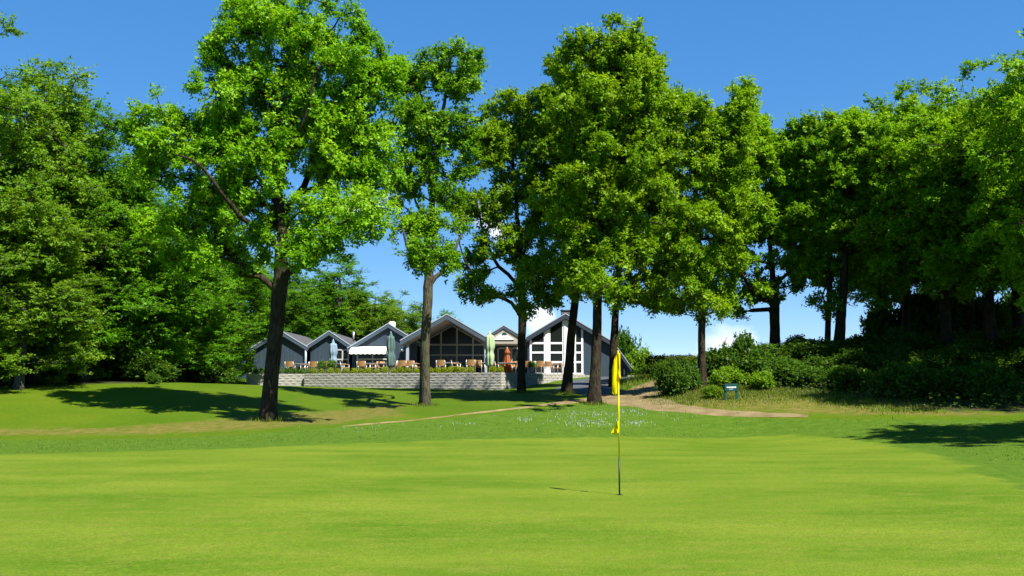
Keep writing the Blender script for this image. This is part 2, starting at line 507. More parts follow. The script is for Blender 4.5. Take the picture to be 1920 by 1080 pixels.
# ------------------------------------------------------------------ terrain: heights fitted through points of the photograph
def fit_terrain():
    pts = []
    def at(px, py, d):
        p = P(px, py, d); pts.append((p[0], p[1], p[2]))
    def xyz(*a): pts.append(a)
    for y in (-12, 0, 10, 18):
        for x in (-30, -15, 0, 15, 30): xyz(x, y, 0.0)
    for px, py in ((0, 850), (320, 842), (640, 828), (960, 818), (1160, 813), (1400, 808), (1650, 822), (1800, 850)):
        d = EYE * FOC / (py - HOR); x = (px - CX) / FOC * d
        xyz(x, d, 0.0)
    for a in ((0, 821, 32), (200, 821, 32), (400, 816, 33), (502, 789, 37), (600, 802, 35), (640, 760, 45), (770, 789, 38),
              (797, 762, 45), (0, 775, 37.5), (200, 765, 39.5), (300, 755, 41), (0, 727, 44), (200, 722, 46.5), (400, 722, 51),
              (560, 724, 56), (700, 735, 53), (860, 772, 41), (960, 767, 42), (880, 735, 54), (1060, 740, 50), (1070, 755, 45),
              (978, 735, 53), (1113, 757, 45), (1180, 750, 46), (1215, 728, 53), (1245, 714, 58), (1110, 720, 57),
              (1240, 765, 42), (1320, 774, 40), (1450, 780, 38), (1640, 783, 36), (1850, 786, 34), (1317, 728, 46), (1371, 750, 42),
              (1500, 738, 44), (1600, 755, 41), (1700, 768, 38), (1850, 770, 36), (1453, 662, 56), (1570, 662, 57), (1700, 645, 56), (1880, 640, 52),
              (1600, 705, 48), (1750, 705, 46), (1400, 700, 51), (1300, 690, 54),
              (465, 722, 64), (572, 725, 64.2), (760, 728, 62), (940, 731, 59.9), (1020, 720, 63), (1095, 707, 67), (420, 711, 66), (330, 716, 62), (380, 716, 63)):
        at(*a)
    for a in ((-45, 20, 0.1), (-45, 34, .4), (-45, 46, 1.6), (-45, 65, 2.2), (-25, 75, 2.4), (-10, 80, 2.3), (5, 78, 2.3), (12, 74, 2.2), (0, 100, 1.0),
              (-40, 100, 2.4), (20, 78, 2.6), (38, 76, 3.0), (30, 100, .6), (45, 20, .2), (45, 36, 1.6), (45, 52, 4.0), (34, 30, .6), (28, 24, .2), (9, 66, 2.2)):
        xyz(*a)
    return np.array(pts)
TP = fit_terrain()
def _tps(r2):
    return np.where(r2 > 1e-9, r2 * np.log(r2 + 1e-12), 0.0)
def _solve():
    n = len(TP); xy = TP[:, :2] / 10
    K = _tps(((xy[:, None] - xy[None]) ** 2).sum(-1)) + np.eye(n) * 0.02
    Q = np.hstack([np.ones((n, 1)), xy])
    A = np.block([[K, Q], [Q.T, np.zeros((3, 3))]])
    return np.linalg.solve(A, np.concatenate([TP[:, 2], np.zeros(3)]))
TW = _solve()
def sstep(a, b, x):
    t = np.clip((x - a) / (b - a), 0, 1); return t * t * (3 - 2 * t)
def H(x, y):
    x = np.atleast_1d(np.asarray(x, float)); y = np.atleast_1d(np.asarray(y, float))
    sh = x.shape
    xc = np.clip(x, -48, 48).ravel() / 10; yc = np.clip(y, -14, 104).ravel() / 10
    out = np.empty(len(xc))
    for s in range(0, len(xc), 20000):
        e = slice(s, s + 20000)
        r2 = (xc[e, None] - TP[None, :, 0] / 10) ** 2 + (yc[e, None] - TP[None, :, 1] / 10) ** 2
        out[e] = _tps(r2) @ TW[:len(TP)] + TW[-3] + TW[-2] * xc[e] + TW[-1] * yc[e]
    out = out.reshape(sh)
    far = np.maximum(np.abs(x) - 48, 0) + np.maximum(y - 100, 0) + np.maximum(-12 - y, 0)
    out = out * (1 - sstep(0, 60, far)) + 0.2 * sstep(0, 60, far)
    flat = sstep(26, 21, y) * sstep(30, 24, np.abs(x))
    out = out * (1 - flat)
    return out
def h1(x, y):
    return float(H([x], [y])[0])
def G(px, py, dmin=6, dmax=110):
    """where the ray through a pixel meets the terrain"""
    ds = np.linspace(dmin, dmax, 1400)
    u, v = (px - CX) / FOC, (CY - py) / FOC
    c, s = math.cos(PITCH), math.sin(PITCH)
    k = ds / (c - v * s)
    x, z = u * k, EYE + (s + v * c) * k
    hh = H(x, ds)
    below = np.nonzero(z <= hh)[0]
    i = below[0] if len(below) else int(np.argmin(z - hh))
    return np.array([x[i], ds[i], hh[i]])

def poly_dist(x, y, poly):
    """signed distance to a polygon, positive inside"""
    poly = np.asarray(poly, float)
    d = np.full(x.shape, 1e9); inside = np.zeros(x.shape, bool)
    for i in range(len(poly)):
        a, b = poly[i], poly[(i + 1) % len(poly)]
        ab = b - a
        t = np.clip(((x - a[0]) * ab[0] + (y - a[1]) * ab[1]) / (ab @ ab + 1e-9), 0, 1)
        d = np.minimum(d, np.hypot(x - a[0] - t * ab[0], y - a[1] - t * ab[1]))
        c = ((a[1] > y) != (b[1] > y)) & (x < (b[0] - a[0]) * (y - a[1]) / (b[1] - a[1] + 1e-12) + a[0])
        inside ^= c
    return np.where(inside, d, -d)
def smooth_closed(pts, n=8):
    pts = np.asarray(pts, float); m = len(pts); out = []
    for i in range(m):
        p0, p1, p2, p3 = pts[i - 1], pts[i], pts[(i + 1) % m], pts[(i + 2) % m]
        for t in np.linspace(0, 1, n, endpoint=False):
            out.append(0.5 * (2 * p1 + (p2 - p0) * t + (2 * p0 - 5 * p1 + 4 * p2 - p3) * t * t + (3 * p1 - p0 - 3 * p2 + p3) * t ** 3))
    return np.array(out)
def smooth_open(pts, n=10):
    pts = np.asarray(pts, float); m = len(pts); out = []
    for i in range(m - 1):
        p0, p1, p2, p3 = pts[max(i - 1, 0)], pts[i], pts[i + 1], pts[min(i + 2, m - 1)]
        for t in np.linspace(0, 1, n, endpoint=False):
            out.append(0.5 * (2 * p1 + (p2 - p0) * t + (2 * p0 - 5 * p1 + 4 * p2 - p3) * t * t + (3 * p1 - p0 - 3 * p2 + p3) * t ** 3))
    out.append(pts[-1])
    return np.array(out)

def flatpt(px, py):
    d = EYE * FOC / (py - HOR); return ((px - CX) / FOC * d, d)
GREEN_EDGE = [flatpt(*p) for p in ((0, 850), (320, 840), (640, 828), (900, 820), (1160, 814), (1400, 810), (1560, 815), (1680, 826), (1800, 850), (1900, 890))] + \
             [(8.2, 13), (7.5, 6), (6, -2), (0, -7), (-9, -6), (-15, 2), (-17.5, 12), (-16, 20)]
GREEN_EDGE = smooth_closed(GREEN_EDGE, 7)

def grid_axis(lo, hi, step, far, n):
    core = np.arange(lo, hi + 1e-6, step)
    k = np.linspace(0, 1, n + 1)[1:] ** 2.2
    return np.concatenate([(lo - k * (far + lo if lo > 0 else far))[::-1], core, hi + k * far])
def build_ground():
    xs = grid_axis(-36, 36, 0.28, 1500, 26)
    k = np.linspace(0, 1, 25)[1:] ** 2.2
    ys = np.concatenate([(19 - np.linspace(0, 1, 22)[1:] ** 1.6 * 320)[::-1], np.arange(19, 74, 0.28), 74 + k * 2200])
    X, Y = np.meshgrid(xs, ys)
    Z = H(X, Y)
    rs = np.random.RandomState(3)
    near = (np.abs(X) < 36) & (Y > 30) & (Y < 74)
    Z = Z + np.where(near, (np.sin(X * 1.7 + np.sin(Y * 1.3)) * np.sin(Y * 1.9 + X * .4)) * 0.012, 0)
    Z = Z - 0.03 * (poly_dist(X, Y, GREEN_EDGE) > 0.3)
    ny, nx = X.shape
    i = np.arange(ny * nx).reshape(ny, nx)
    F = np.stack([i[:-1, :-1], i[:-1, 1:], i[1:, 1:], i[1:, :-1]], -1).reshape(-1, 4)
    V = np.stack([X, Y, Z], -1).reshape(-1, 3)
    # zones: woodland floor, dry foot of the banks, thicker rough between green and path
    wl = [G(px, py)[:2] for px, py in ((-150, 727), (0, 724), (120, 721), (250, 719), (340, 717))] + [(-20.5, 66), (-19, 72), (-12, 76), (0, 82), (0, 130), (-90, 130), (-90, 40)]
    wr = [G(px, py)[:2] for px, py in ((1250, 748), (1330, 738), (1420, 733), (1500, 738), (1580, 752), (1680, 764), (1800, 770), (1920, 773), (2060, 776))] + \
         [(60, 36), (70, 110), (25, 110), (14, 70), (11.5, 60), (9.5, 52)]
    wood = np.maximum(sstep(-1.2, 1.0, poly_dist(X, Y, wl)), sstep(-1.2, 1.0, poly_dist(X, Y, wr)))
    dl = [G(px, py)[:2] for px, py in ((-100, 818), (0, 818), (250, 816), (480, 807), (620, 796), (760, 780), (760, 755), (600, 770), (420, 785), (200, 800), (-100, 803))]
    dr = [G(px, py)[:2] for px, py in ((1255, 755), (1330, 768), (1450, 775), (1700, 779), (1900, 781), (1900, 774), (1650, 768), (1500, 745), (1400, 738), (1300, 742))]
    dry = np.maximum(sstep(-0.8, 1.2, poly_dist(X, Y, dl)), 1.0 * sstep(-0.8, 1.0, poly_dist(X, Y, dr)))
    rp = [G(px, py)[:2] for px, py in ((-150, 824), (300, 822), (480, 813), (600, 804), (770, 791), (960, 772), (1060, 760), (1130, 756), (1240, 772), (1450, 784), (1900, 790), (2100, 793))] + [(30, 24), (20, -5), (-30, -5), (-35, 24)]
    rough = sstep(-0.3, 0.4, poly_dist(X, Y, rp))
    att = {'wood': ('POINT', wood.ravel()), 'dry': ('POINT', dry.ravel()), 'rough': ('POINT', rough.ravel())}
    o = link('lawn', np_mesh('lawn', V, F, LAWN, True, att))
    tag(o, 'mown grass banks and rough around the putting green', None, None, 'structure')
    # the putting green: concentric rings inside its outline
    rings = 40
    c = np.array([-2.0, 15.0])
    rr = np.linspace(0, 1, rings + 1)[1:]
    V = [(c[0], c[1], 0.0)]
    m = len(GREEN_EDGE)
    for t in rr:
        for p in GREEN_EDGE:
            q = c + (p - c) * t
            V.append((q[0], q[1], h1(*q) if False else 0.0))
    V = np.array(V)
    V[:, 2] = 0.012 + 0.02 * np.sin(V[:, 0] * .35 + 1) * np.sin(V[:, 1] * .28)
    V[-m:, 2] = -0.02
    V[:, 2] += H(V[:, 0], V[:, 1]) * 1.0
    F = []
    for k in range(1, rings):
        for j in range(m):
            j2 = (j + 1) % m
            F.append((1 + k * m + j, 1 + k * m + j2, 1 + (k - 1) * m + j2, 1 + (k - 1) * m + j))
    for j in range(m):
        F.append((0, 1 + j, 1 + (j + 1) % m, 0))
    me = bpy.data.meshes.new('putting_green')
    me.from_pydata([tuple(v) for v in V], [], [f if f[3] != 0 else f[:3] for f in F])
    me.polygons.foreach_set('use_smooth', [True] * len(me.polygons))
    me.materials.append(GREEN)
    a = me.attributes.new('rough', 'FLOAT', 'POINT')
    a.data.foreach_set('value', (0.95 * (1 - sstep(0.0, 1.3, poly_dist(V[:, 0], V[:, 1], GREEN_EDGE)))).astype(np.float32))
    me.update()
    if me.polygons[0].normal.z < 0: me.flip_normals()
    tag(link('putting_green', me), 'closely mown putting green', None, None, 'structure')
build_ground()

def strip(name, px_pts, widths, mat, lift, label, seed=0):
    c = np.array([G(*p)[:2] for p in px_pts])
    c = np.column_stack([c, widths])
    s = smooth_open(c, 14)
    # even steps
    seg = np.hypot(*np.diff(s[:, :2], axis=0).T); L = np.concatenate([[0], np.cumsum(seg)])
    t = np.arange(0, L[-1], 0.25)
    s = np.column_stack([np.interp(t, L, s[:, k]) for k in range(3)])
    d = np.gradient(s[:, :2], axis=0); d /= np.linalg.norm(d, axis=1)[:, None] + 1e-9
    n = np.column_stack([-d[:, 1], d[:, 0]])
    rs = np.random.RandomState(seed)
    k = 9
    j1 = np.convolve(rs.randn(len(s) + 4), np.ones(5) / 5, 'valid') * 0.28
    j2 = np.convolve(rs.randn(len(s) + 4), np.ones(5) / 5, 'valid') * 0.28
    V = []
    for a in np.linspace(-1, 1, k):
        off = s[:, 2] / 2 * a * (1 + np.where(a > 0, j1, j2))
        q = s[:, :2] + n * off[:, None]
        sink = np.where(s[:, 2] < .7, .026 + .03 * np.convolve(rs.randn(len(s) + 8), np.ones(9) / 3, 'valid') * .6, 0)
        z = H(q[:, 0], q[:, 1]) + lift - (0.05 if abs(a) == 1 else 0) - sink
        V.append(np.column_stack([q, z]))
    V = np.stack(V, 1).reshape(-1, 3)
    i = np.arange(len(s) * k).reshape(len(s), k)
    F = np.stack([i[:-1, :-1], i[:-1, 1:], i[1:, 1:], i[1:, :-1]], -1).reshape(-1, 4)
    me = np_mesh(name, V, F, mat, True)
    if me.polygons[len(me.polygons) // 2].normal.z < 0: me.flip_normals()
    return tag(link(name, me), label, None, None, 'structure')
strip('path', [(640, 800), (700, 795), (770, 788.5), (870, 777), (960, 767), (1050, 756.5), (1120, 750), (1185, 752), (1250, 764), (1330, 773), (1430, 778), (1520, 781)],
      [.08, .14, .2, .24, .4, .8, 1.8, 2.5, 1.6, 1.1, .7, .25], GRAVEL, 0.035, 'sandy gravel path along the foot of the bank', 1)
strip('side_path', [(1165, 748), (1190, 738), (1222, 725), (1243, 715), (1256, 708)], [3.0, 3.4, 2.8, 2.4, 2.2], GRAVEL, 0.045, 'gravel path climbing beside the hedge', 2)
strip('driveway', [(1140, 741), (1105, 729), (1115, 717), (1150, 711), (1190, 707)], [2.2, 3.2, 3.4, 3.2, 3.0], ASPHALT, 0.055, 'dark asphalt drive beside the clubhouse', 4)

# ------------------------------------------------------------------ trees
def nrm(a):
    return a / (np.linalg.norm(a, axis=-1, keepdims=True) + 1e-9)

def leaf_quads(p, axis, nor, length, width):
    """one folded leaf (a rhombus of two triangles) per row"""
    side = nrm(np.cross(axis, nor))
    nor = np.cross(side, axis)
    L, W = length[:, None], width[:, None]
    v = np.stack([p, p + axis * L * .5 + side * W * .5 + nor * W * .16, p + axis * L - nor * L * .08, p + axis * L * .5 - side * W * .5 + nor * W * .16], 1)
    f = np.arange(len(p) * 4).reshape(-1, 4)
    return v.reshape(-1, 3), f

def leaf_tris(p, axis, nor, length, width):
    """one pointed leaf (a single triangle) per row"""
    side = nrm(np.cross(axis, nor))
    L, W = length[:, None], width[:, None]
    v = np.stack([p - side * W * .5, p + side * W * .5, p + axis * L], 1)
    return v.reshape(-1, 3), np.arange(len(p) * 3).reshape(-1, 3)

def foliage(tips, tdir, ttint, rs, n_tw, n_leaf, tw_len, leaf_len, flat=1.0, up=0.25, spread=0.85, centres=None):
    """twigs round every branch tip and leaves along the twigs"""
    n = len(tips)
    base = np.repeat(tips, n_tw, 0)
    d = np.repeat(tdir, n_tw, 0) * .7 + rs.randn(n * n_tw, 3) * spread + np.array([0, 0, up])
    d[:, 2] *= flat
    d = nrm(d)
    ln = tw_len * rs.uniform(.45, 1.25, n * n_tw)
    tt = np.repeat(ttint, n_tw) + rs.uniform(-.12, .12, n * n_tw)
    ends = base + d * ln[:, None]
    # leaves
    m = n * n_tw * n_leaf
    bd, bb, bl = np.repeat(d, n_leaf, 0), np.repeat(base, n_leaf, 0), np.repeat(ln, n_leaf)
    u = rs.uniform(.25, 1.08, m)
    p = bb + bd * (bl * u)[:, None] + rs.randn(m, 3) * np.array([.07, .07, .07 * max(flat, .35)])
    ax = nrm(bd * .6 + rs.randn(m, 3) * .75 * np.array([1, 1, flat]) + np.array([0, 0, -.15]))
    if centres is None:
        out_ = bd
    else:
        out_ = nrm(p - np.repeat(centres, n_tw * n_leaf, 0))
    nor = nrm(rs.randn(m, 3) * .42 + out_ * .75 + np.array([0, 0, .55]))
    L = leaf_len * rs.uniform(.5, 1.42, m)
    v, f = leaf_tris(p, ax, nor, L, L * rs.uniform(.6, .95, m))
    tint = np.clip(np.repeat(tt, n_leaf) + rs.uniform(-.22, .22, m), 0, 1)
    return v, f, tint, base, ends

def grow(trunk, trad, tips, rs, first=0.3, up_pen=0.6, tip_r=0.0125, expo=0.5, seeds=()):
    """joins every tip to the nearest suitable branch, from the trunk outwards; returns nodes, parents, radii"""
    trunk = np.asarray(trunk, float)
    seg = np.linalg.norm(np.diff(trunk, axis=0), axis=1); L = np.concatenate([[0], np.cumsum(seg)])
    t = np.linspace(0, L[-1], max(8, int(L[-1] / .35)))
    tp = np.column_stack([np.interp(t, L, trunk[:, k]) for k in range(3)])
    wob = np.cumsum(rs.randn(len(tp), 3) * .02, 0); wob[:, 2] = 0; wob -= np.linspace(0, 1, len(tp))[:, None] * wob[-1] * .5
    tp = tp + wob * np.minimum(1, np.linspace(0, 3, len(tp)))[:, None]
    tr = np.interp(t, L, trad)
    pos = [p for p in tp]; par = [-1] + list(range(len(tp) - 1))
    ok = [tt / L[-1] > first for tt in t]
    def addbranch(i, target, bend=.3):
        a = pos[i]; dist = np.linalg.norm(target - a)
        pd = a - pos[par[i]] if par[i] >= 0 else np.array([0, 0, 1.])
        pd = pd / (np.linalg.norm(pd) + 1e-9)
        c = a + (pd * .55 + (target - a) / (dist + 1e-9) * .45) * dist * .45 + rs.randn(3) * dist * .06 + np.array([0, 0, .04 * dist])
        k = max(1, int(dist / .45)); last = i
        for s in np.linspace(0, 1, k + 1)[1:]:
            q = (1 - s) ** 2 * a + 2 * s * (1 - s) * c + s * s * target
            if s < 1: q = q + rs.randn(3) * .035
            pos.append(q); par.append(last); ok.append(True); last = len(pos) - 1
        return last
    seed_r = {}
    for pl in seeds:      # limbs the photograph shows
        pl = np.asarray(pl, float)
        i = int(np.argmin(np.linalg.norm(tp - pl[0], axis=1)))
        n_before = len(pos)
        for q in pl[1:]:
            i = addbranch(i, q)
        k_ = len(pos) - n_before
        r_ = float(np.interp(np.linalg.norm(pl[0] - tp[0]), np.linalg.norm(tp - tp[0], axis=1), tr)) * .5
        for j_ in range(k_): seed_r[n_before + j_] = r_ * (1 - .75 * j_ / k_)
    axis_d = np.min(np.linalg.norm(tips[:, None, :] - tp[None, ::3, :], axis=2), axis=1)
    order = np.argsort(axis_d + rs.uniform(0, .5, len(tips)))
    ends = []
    A = np.zeros((60000, 3)); n = len(pos); A[:n] = pos; OK = np.zeros(60000, bool); OK[:n] = ok
    for ti in order:
        q = tips[ti]
        d = q - A[:n]
        dist = np.sqrt((d ** 2).sum(1))
        cost = dist * (1 + up_pen * np.clip(-d[:, 2] / (dist + 1e-6) + .1, 0, 1.2))
        cost[~OK[:n]] += 50
        i = int(np.argmin(cost))
        e = addbranch(i, q)
        k = len(pos)
        A[n:k] = pos[n:k]; OK[n:k] = True; n = k
        ends.append(e)
    pos = np.array(pos); par = np.array(par)
    cnt = np.zeros(len(pos)); cnt[ends] = 1
    for i in range(len(pos) - 1, 0, -1):
        if par[i] >= 0: cnt[par[i]] += cnt[i]
    rad = tip_r * np.maximum(cnt, 1) ** expo
    rad[:len(tp)] = tr
    for i_, r_ in seed_r.items(): rad[i_] = max(rad[i_], r_)
    for i in range(len(tp), len(pos)):
        rad[i] = min(rad[i], rad[par[i]] * (.62 if par[i] < len(tp) else 1.0))
    tdir = nrm(pos[ends] - pos[par[ends]])
    return pos, par, rad, cnt, len(tp), pos[ends], tdir

def limbs_mesh(pos, par, rad, cnt, nt, tw_base, tw_end, rs, org):
    """branches as tapering tubes, twigs as thin spikes"""
    mb = MB()
    kids = [[] for _ in pos]
    for i in range(len(pos)):
        if par[i] >= 0 and i >= nt: kids[par[i]].append(i)
    done = set()
    for i in range(nt, len(pos)):
        p = par[i]
        main = max(kids[p], key=lambda k: cnt[k]) if p >= nt else None
        if p >= nt and main == i: continue          # a continuation, drawn with its chain
        chain = [p, i]
        while kids[chain[-1]]:
            chain.append(max(kids[chain[-1]], key=lambda k: cnt[k]))
        r = rad[chain].copy(); r[0] = min(r[0], r[1] * 1.25)
        mb.tube(pos[chain], r, 6 if r[1] > .05 else (4 if r[1] > .02 else 3), cap=False)
    v = np.array(mb.v) if mb.v else np.zeros((0, 3))
    quads = np.array(mb.f)
    # twigs
    n = len(tw_base)
    d = nrm(tw_end - tw_base); a = nrm(np.cross(d, np.array([.3, .5, .8]))); b = np.cross(d, a)
    w = .008
    tv = np.stack([tw_base + a * w, tw_base - a * w * .5 + b * w, tw_base - a * w * .5 - b * w, tw_end], 1).reshape(-1, 3)
    k = np.arange(n) * 4 + len(v)
    tf = np.concatenate([np.stack([k, k + 1, k + 3, k + 3], 1), np.stack([k + 1, k + 2, k + 3, k + 3], 1), np.stack([k + 2, k, k + 3, k + 3], 1)])
    return np.concatenate([v, tv]) - org, quads, tf

def mesh_mixed(name, v, quads, tris, mat):
    me = bpy.data.meshes.new(name)
    tris = tris[:, :3]
    nq, nt_ = len(quads), len(tris)
    me.vertices.add(len(v)); me.loops.add(nq * 4 + nt_ * 3); me.polygons.add(nq + nt_)
    me.vertices.foreach_set('co', v.astype(np.float32).ravel())
    me.loops.foreach_set('vertex_index', np.concatenate([quads.ravel(), tris.ravel()]).astype(np.int32))
    me.polygons.foreach_set('loop_start', np.concatenate([np.arange(nq) * 4, nq * 4 + np.arange(nt_) * 3]).astype(np.int32))
    me.polygons.foreach_set('loop_total', np.concatenate([np.full(nq, 4), np.full(nt_, 3)]).astype(np.int32))
    me.polygons.foreach_set('use_smooth', np.ones(nq + nt_, bool))
    me.update(calc_edges=True)
    me.materials.append(mat)
    return me

def sample_lobes(lobes, n, rs, outer=2.4):
    w = np.array([(l[1].prod()) ** .72 * l[2] for l in lobes]); w /= w.sum()
    k = rs.choice(len(lobes), n, p=w)
    d = nrm(rs.randn(n, 3)); r = rs.uniform(0.02, 1, n) ** (1 / outer)
    c = np.array([l[0] for l in lobes])[k]; s = np.array([l[1] for l in lobes])[k]
    return c + d * r[:, None] * s, k

def make_tree(name, label, cat, trunk, trad, lobes, n_tips, leaf, bark, seed, n_tw=6, n_leaf=24, tw_len=.46, leaf_len=0.120,
              flat=1.0, first=.3, seeds=(), group=None, flare=True, up=.25, up_pen=.6, outer=2.4, clump=.62, per_clump=4):
    rs = np.random.RandomState(seed)
    trunk = np.asarray(trunk, float)
    org = trunk[0].copy()
    root = thing(name, label, cat, org, 0, group)
    per = per_clump                                   # boughs end in clumps of several tips
    cen, lk = sample_lobes(lobes, n_tips // per, rs, outer)
    csz = clump * rs.uniform(.6, 1.35, len(cen))
    tips = np.repeat(cen, per, 0) + nrm(rs.randn(len(cen) * per, 3)) * (np.repeat(csz, per) * rs.uniform(.45, 1.0, len(cen) * per))[:, None] * np.array([1, 1, .62])
    ctint = rs.uniform(.25, .75, len(cen))
    pos, par, rad, cnt, nt, tp, tdir = grow(trunk, trad, tips, rs, first, up_pen, seeds=seeds)
    own = np.array([np.argmin(((cen - q) ** 2).sum(1)) for q in tp])
    v, f, tint, b, e = foliage(tp, tdir, ctint[own], rs, n_tw, n_leaf, tw_len, leaf_len, flat, up, centres=cen[own] - np.array([0, 0, .25]))
    crown = link('crown', np_mesh('crown', v - org, f, leaf, False, {'tint': ('FACE', tint)}), root)
    crown['kind'] = 'stuff'
    # trunk with root flare and uneven bark
    mb = MB()
    tpos, trd = pos[:nt].copy(), rad[:nt].copy()
    if flare:
        hgt = tpos[:, 2] - tpos[0, 2]
        trd = trd * (1 + .26 * np.exp(-hgt / .3))
        tpos[0, 2] -= .25
    ph = rs.uniform(0, 6.28, 6)
    def wob(m, s):
        th = np.arange(s) * 2 * math.pi / s
        z = np.arange(m)[:, None]
        g = 1 + .07 * np.sin(2 * th[None] + ph[0] + z * .22) + .05 * np.sin(3 * th[None] + ph[1] - z * .31) + rs.randn(m, s) * .022
        if flare:
            g = g + .13 * np.exp(-z * .35 / .4) * np.cos(5 * th[None] + ph[2])
        return g
    mb.tube(tpos, trd, 14, True, wob)
    mb.build('trunk', bark, root, org, True)
    lv, lq, lt_ = limbs_mesh(pos, par, rad, cnt, nt, b, e, rs, org)
    lo = link('limbs', mesh_mixed('limbs', lv, lq, lt_, bark), root)
    lo['kind'] = 'stuff'
    return root

def px_lobes(lst, d, depth=0.85):
    out = []
    for l in lst:
        cx_, cy_, rx, ry = l[:4]; dens = l[4] if len(l) > 4 else 1.0; dz = l[5] if len(l) > 5 else 0.0
        c = P(cx_, cy_, d + dz); k = (d + dz) / FOC
        out.append((c, np.array([rx * k, max(rx, ry) * k * depth, ry * k * 1.02]), dens))
    return out
def px_tree(name, label, cat, base, top_pts, widths, lobes, n_tips, leaf, bark, seed, limbs=(), depth=.85, **kw):
    g = G(*base); d = g[1]
    tr = [g] + [P(x, y, d + (q[0] if q else 0)) for x, y, *q in top_pts]
    tr[0] = tr[0] - np.array([0, 0, .03])
    rad = [w * d / FOC / 2 * .88 for w in widths]
    sd = [[P(x, y, d + dz) for x, y, dz in pl] for pl in limbs]
    return make_tree(name, label, cat, tr, rad, px_lobes(lobes, d, depth), n_tips, leaf, bark, seed, seeds=sd, **kw)

px_tree('oak_tree', 'tall spreading oak with thick dark trunk, largest tree left of the clubhouse', 'tree', (502, 788),
        [(507, 700), (515, 600), (519, 530), (523, 450), (518, 360), (508, 270), (503, 180), (500, 90), (505, 30)], [38, 31, 29, 31, 24, 19, 15, 11, 7, 3],
        [(500, 60, 105, 80), (590, 70, 95, 80), (650, 130, 95, 75), (470, 170, 105, 90), (700, 150, 45, 65), (600, 200, 100, 90), (390, 220, 85, 75, 1.2), (400, 130, 45, 55), (300, 255, 75, 55, 1.2), (560, 290, 110, 80),
         (420, 310, 110, 75), (330, 330, 65, 60), (660, 300, 70, 70), (500, 390, 110, 60, .75), (380, 400, 80, 50, .8), (620, 400, 85, 45, 1.1, -2), (310, 425, 50, 36, 1.2), (690, 395, 40, 40, 1.3, -3.5), (640, 435, 50, 30, 1.1, -3), (700, 300, 45, 60, 1.1), (440, 470, 85, 45, .8), (590, 470, 55, 35, .8, -2), (350, 470, 60, 36, .8), (290, 270, 55, 60)],
        1560, LEAF_OAK, BARK_OAK, 11, per_clump=5, clump=.62, n_tw=6, n_leaf=22, leaf_len=0.116, first=.33,
        limbs=[[(516, 555, 0), (470, 505, .5), (410, 460, 1.2), (340, 435, 1.8)], [(520, 540, 0), (560, 500, -.6), (610, 470, -1.2), (660, 430, -1.6)],
               [(522, 480, 0), (470, 420, -1), (400, 340, -2), (330, 290, -2.6)], [(522, 430, 0), (570, 350, 1), (630, 270, 1.6), (680, 200, 2)],
               [(523, 455, 0), (480, 330, 1.8), (450, 230, 2.6)], [(520, 390, 0), (560, 250, -1.5), (590, 150, -2)]])
px_tree('oak_tree', 'slender oak with pale mossy trunk in front of the glazed porch', 'tree', (797, 761),
        [(797, 650), (801, 580), (803, 530), (806, 440), (811, 340), (820, 240), (832, 150), (840, 95)], [24, 22, 21, 20, 15, 12, 9, 6, 3],
        [(850, 125, 58, 42), (800, 170, 58, 48), (870, 180, 45, 48), (770, 230, 55, 55), (835, 250, 62, 55), (785, 320, 60, 50), (840, 340, 45, 50, .8), (780, 410, 55, 45, .7), (835, 420, 40, 45, .8, -2.5), (755, 440, 40, 40, .7), (800, 490, 55, 35, .9, -2.5), (850, 485, 32, 30, .9, -3.5), (760, 150, 40, 45), (797, 570, 14, 18, .4)],
        520, LEAF_OAK, BARK_PALE, 12, per_clump=5, clump=.62, n_leaf=20, leaf_len=0.124, first=.12,
        limbs=[[(803, 545, 0), (835, 505, .4), (860, 450, .8), (875, 400, 1)], [(803, 530, 0), (775, 480, -.5), (755, 430, -1)], [(805, 460, 0), (780, 380, .6), (765, 300, 1)]])
px_tree('oak_tree', 'open branched oak with dark trunk in front of the entrance gable', 'tree', (978, 736),
        [(978, 660), (977, 590), (975, 540), (973, 460), (968, 380), (962, 300), (958, 220)], [19, 17, 17, 17, 12, 9, 6, 3],
        [(955, 215, 62, 48), (915, 270, 52, 55), (985, 270, 55, 60), (930, 350, 65, 60), (990, 380, 60, 60), (890, 400, 45, 45, .7), (950, 450, 70, 50, .8), (895, 480, 42, 36, .65), (1000, 490, 50, 45, .8), (895, 545, 34, 24, .7, -3), (990, 560, 40, 26, .8, -3)],
        560, LEAF_OLIVE, BARK_OAK, 13, per_clump=5, clump=.62, n_leaf=20, leaf_len=0.136, first=.3,
        limbs=[[(974, 590, 0), (945, 560, -.5), (905, 535, -1), (872, 490, -1.4), (862, 440, -1.6)], [(975, 560, 0), (935, 500, .6), (905, 430, 1), (890, 360, 1.3)], [(974, 500, 0), (1000, 430, .5), (1010, 350, 1)]])
px_tree('oak_tree', 'leaning dark trunked oak just left of the thickest trunk by the drive', 'tree', (1062, 738),
        [(1068, 680), (1077, 600), (1084, 540), (1090, 440), (1085, 340), (1078, 240), (1075, 150)], [24, 20, 18, 17, 13, 10, 7, 3],
        [(1075, 150, 55, 60), (1045, 215, 62, 62), (1090, 260, 70, 70), (1035, 310, 55, 60), (1060, 390, 70, 65), (1040, 470, 62, 50, .9, -2.5), (1080, 520, 60, 40, .8, -2), (1030, 545, 38, 26, .9, -3.5), (1005, 505, 36, 30, .5, -4)],
        740, LEAF_OLIVE, BARK_OAK, 14, clump=.55, n_leaf=22, leaf_len=0.136, first=.33)
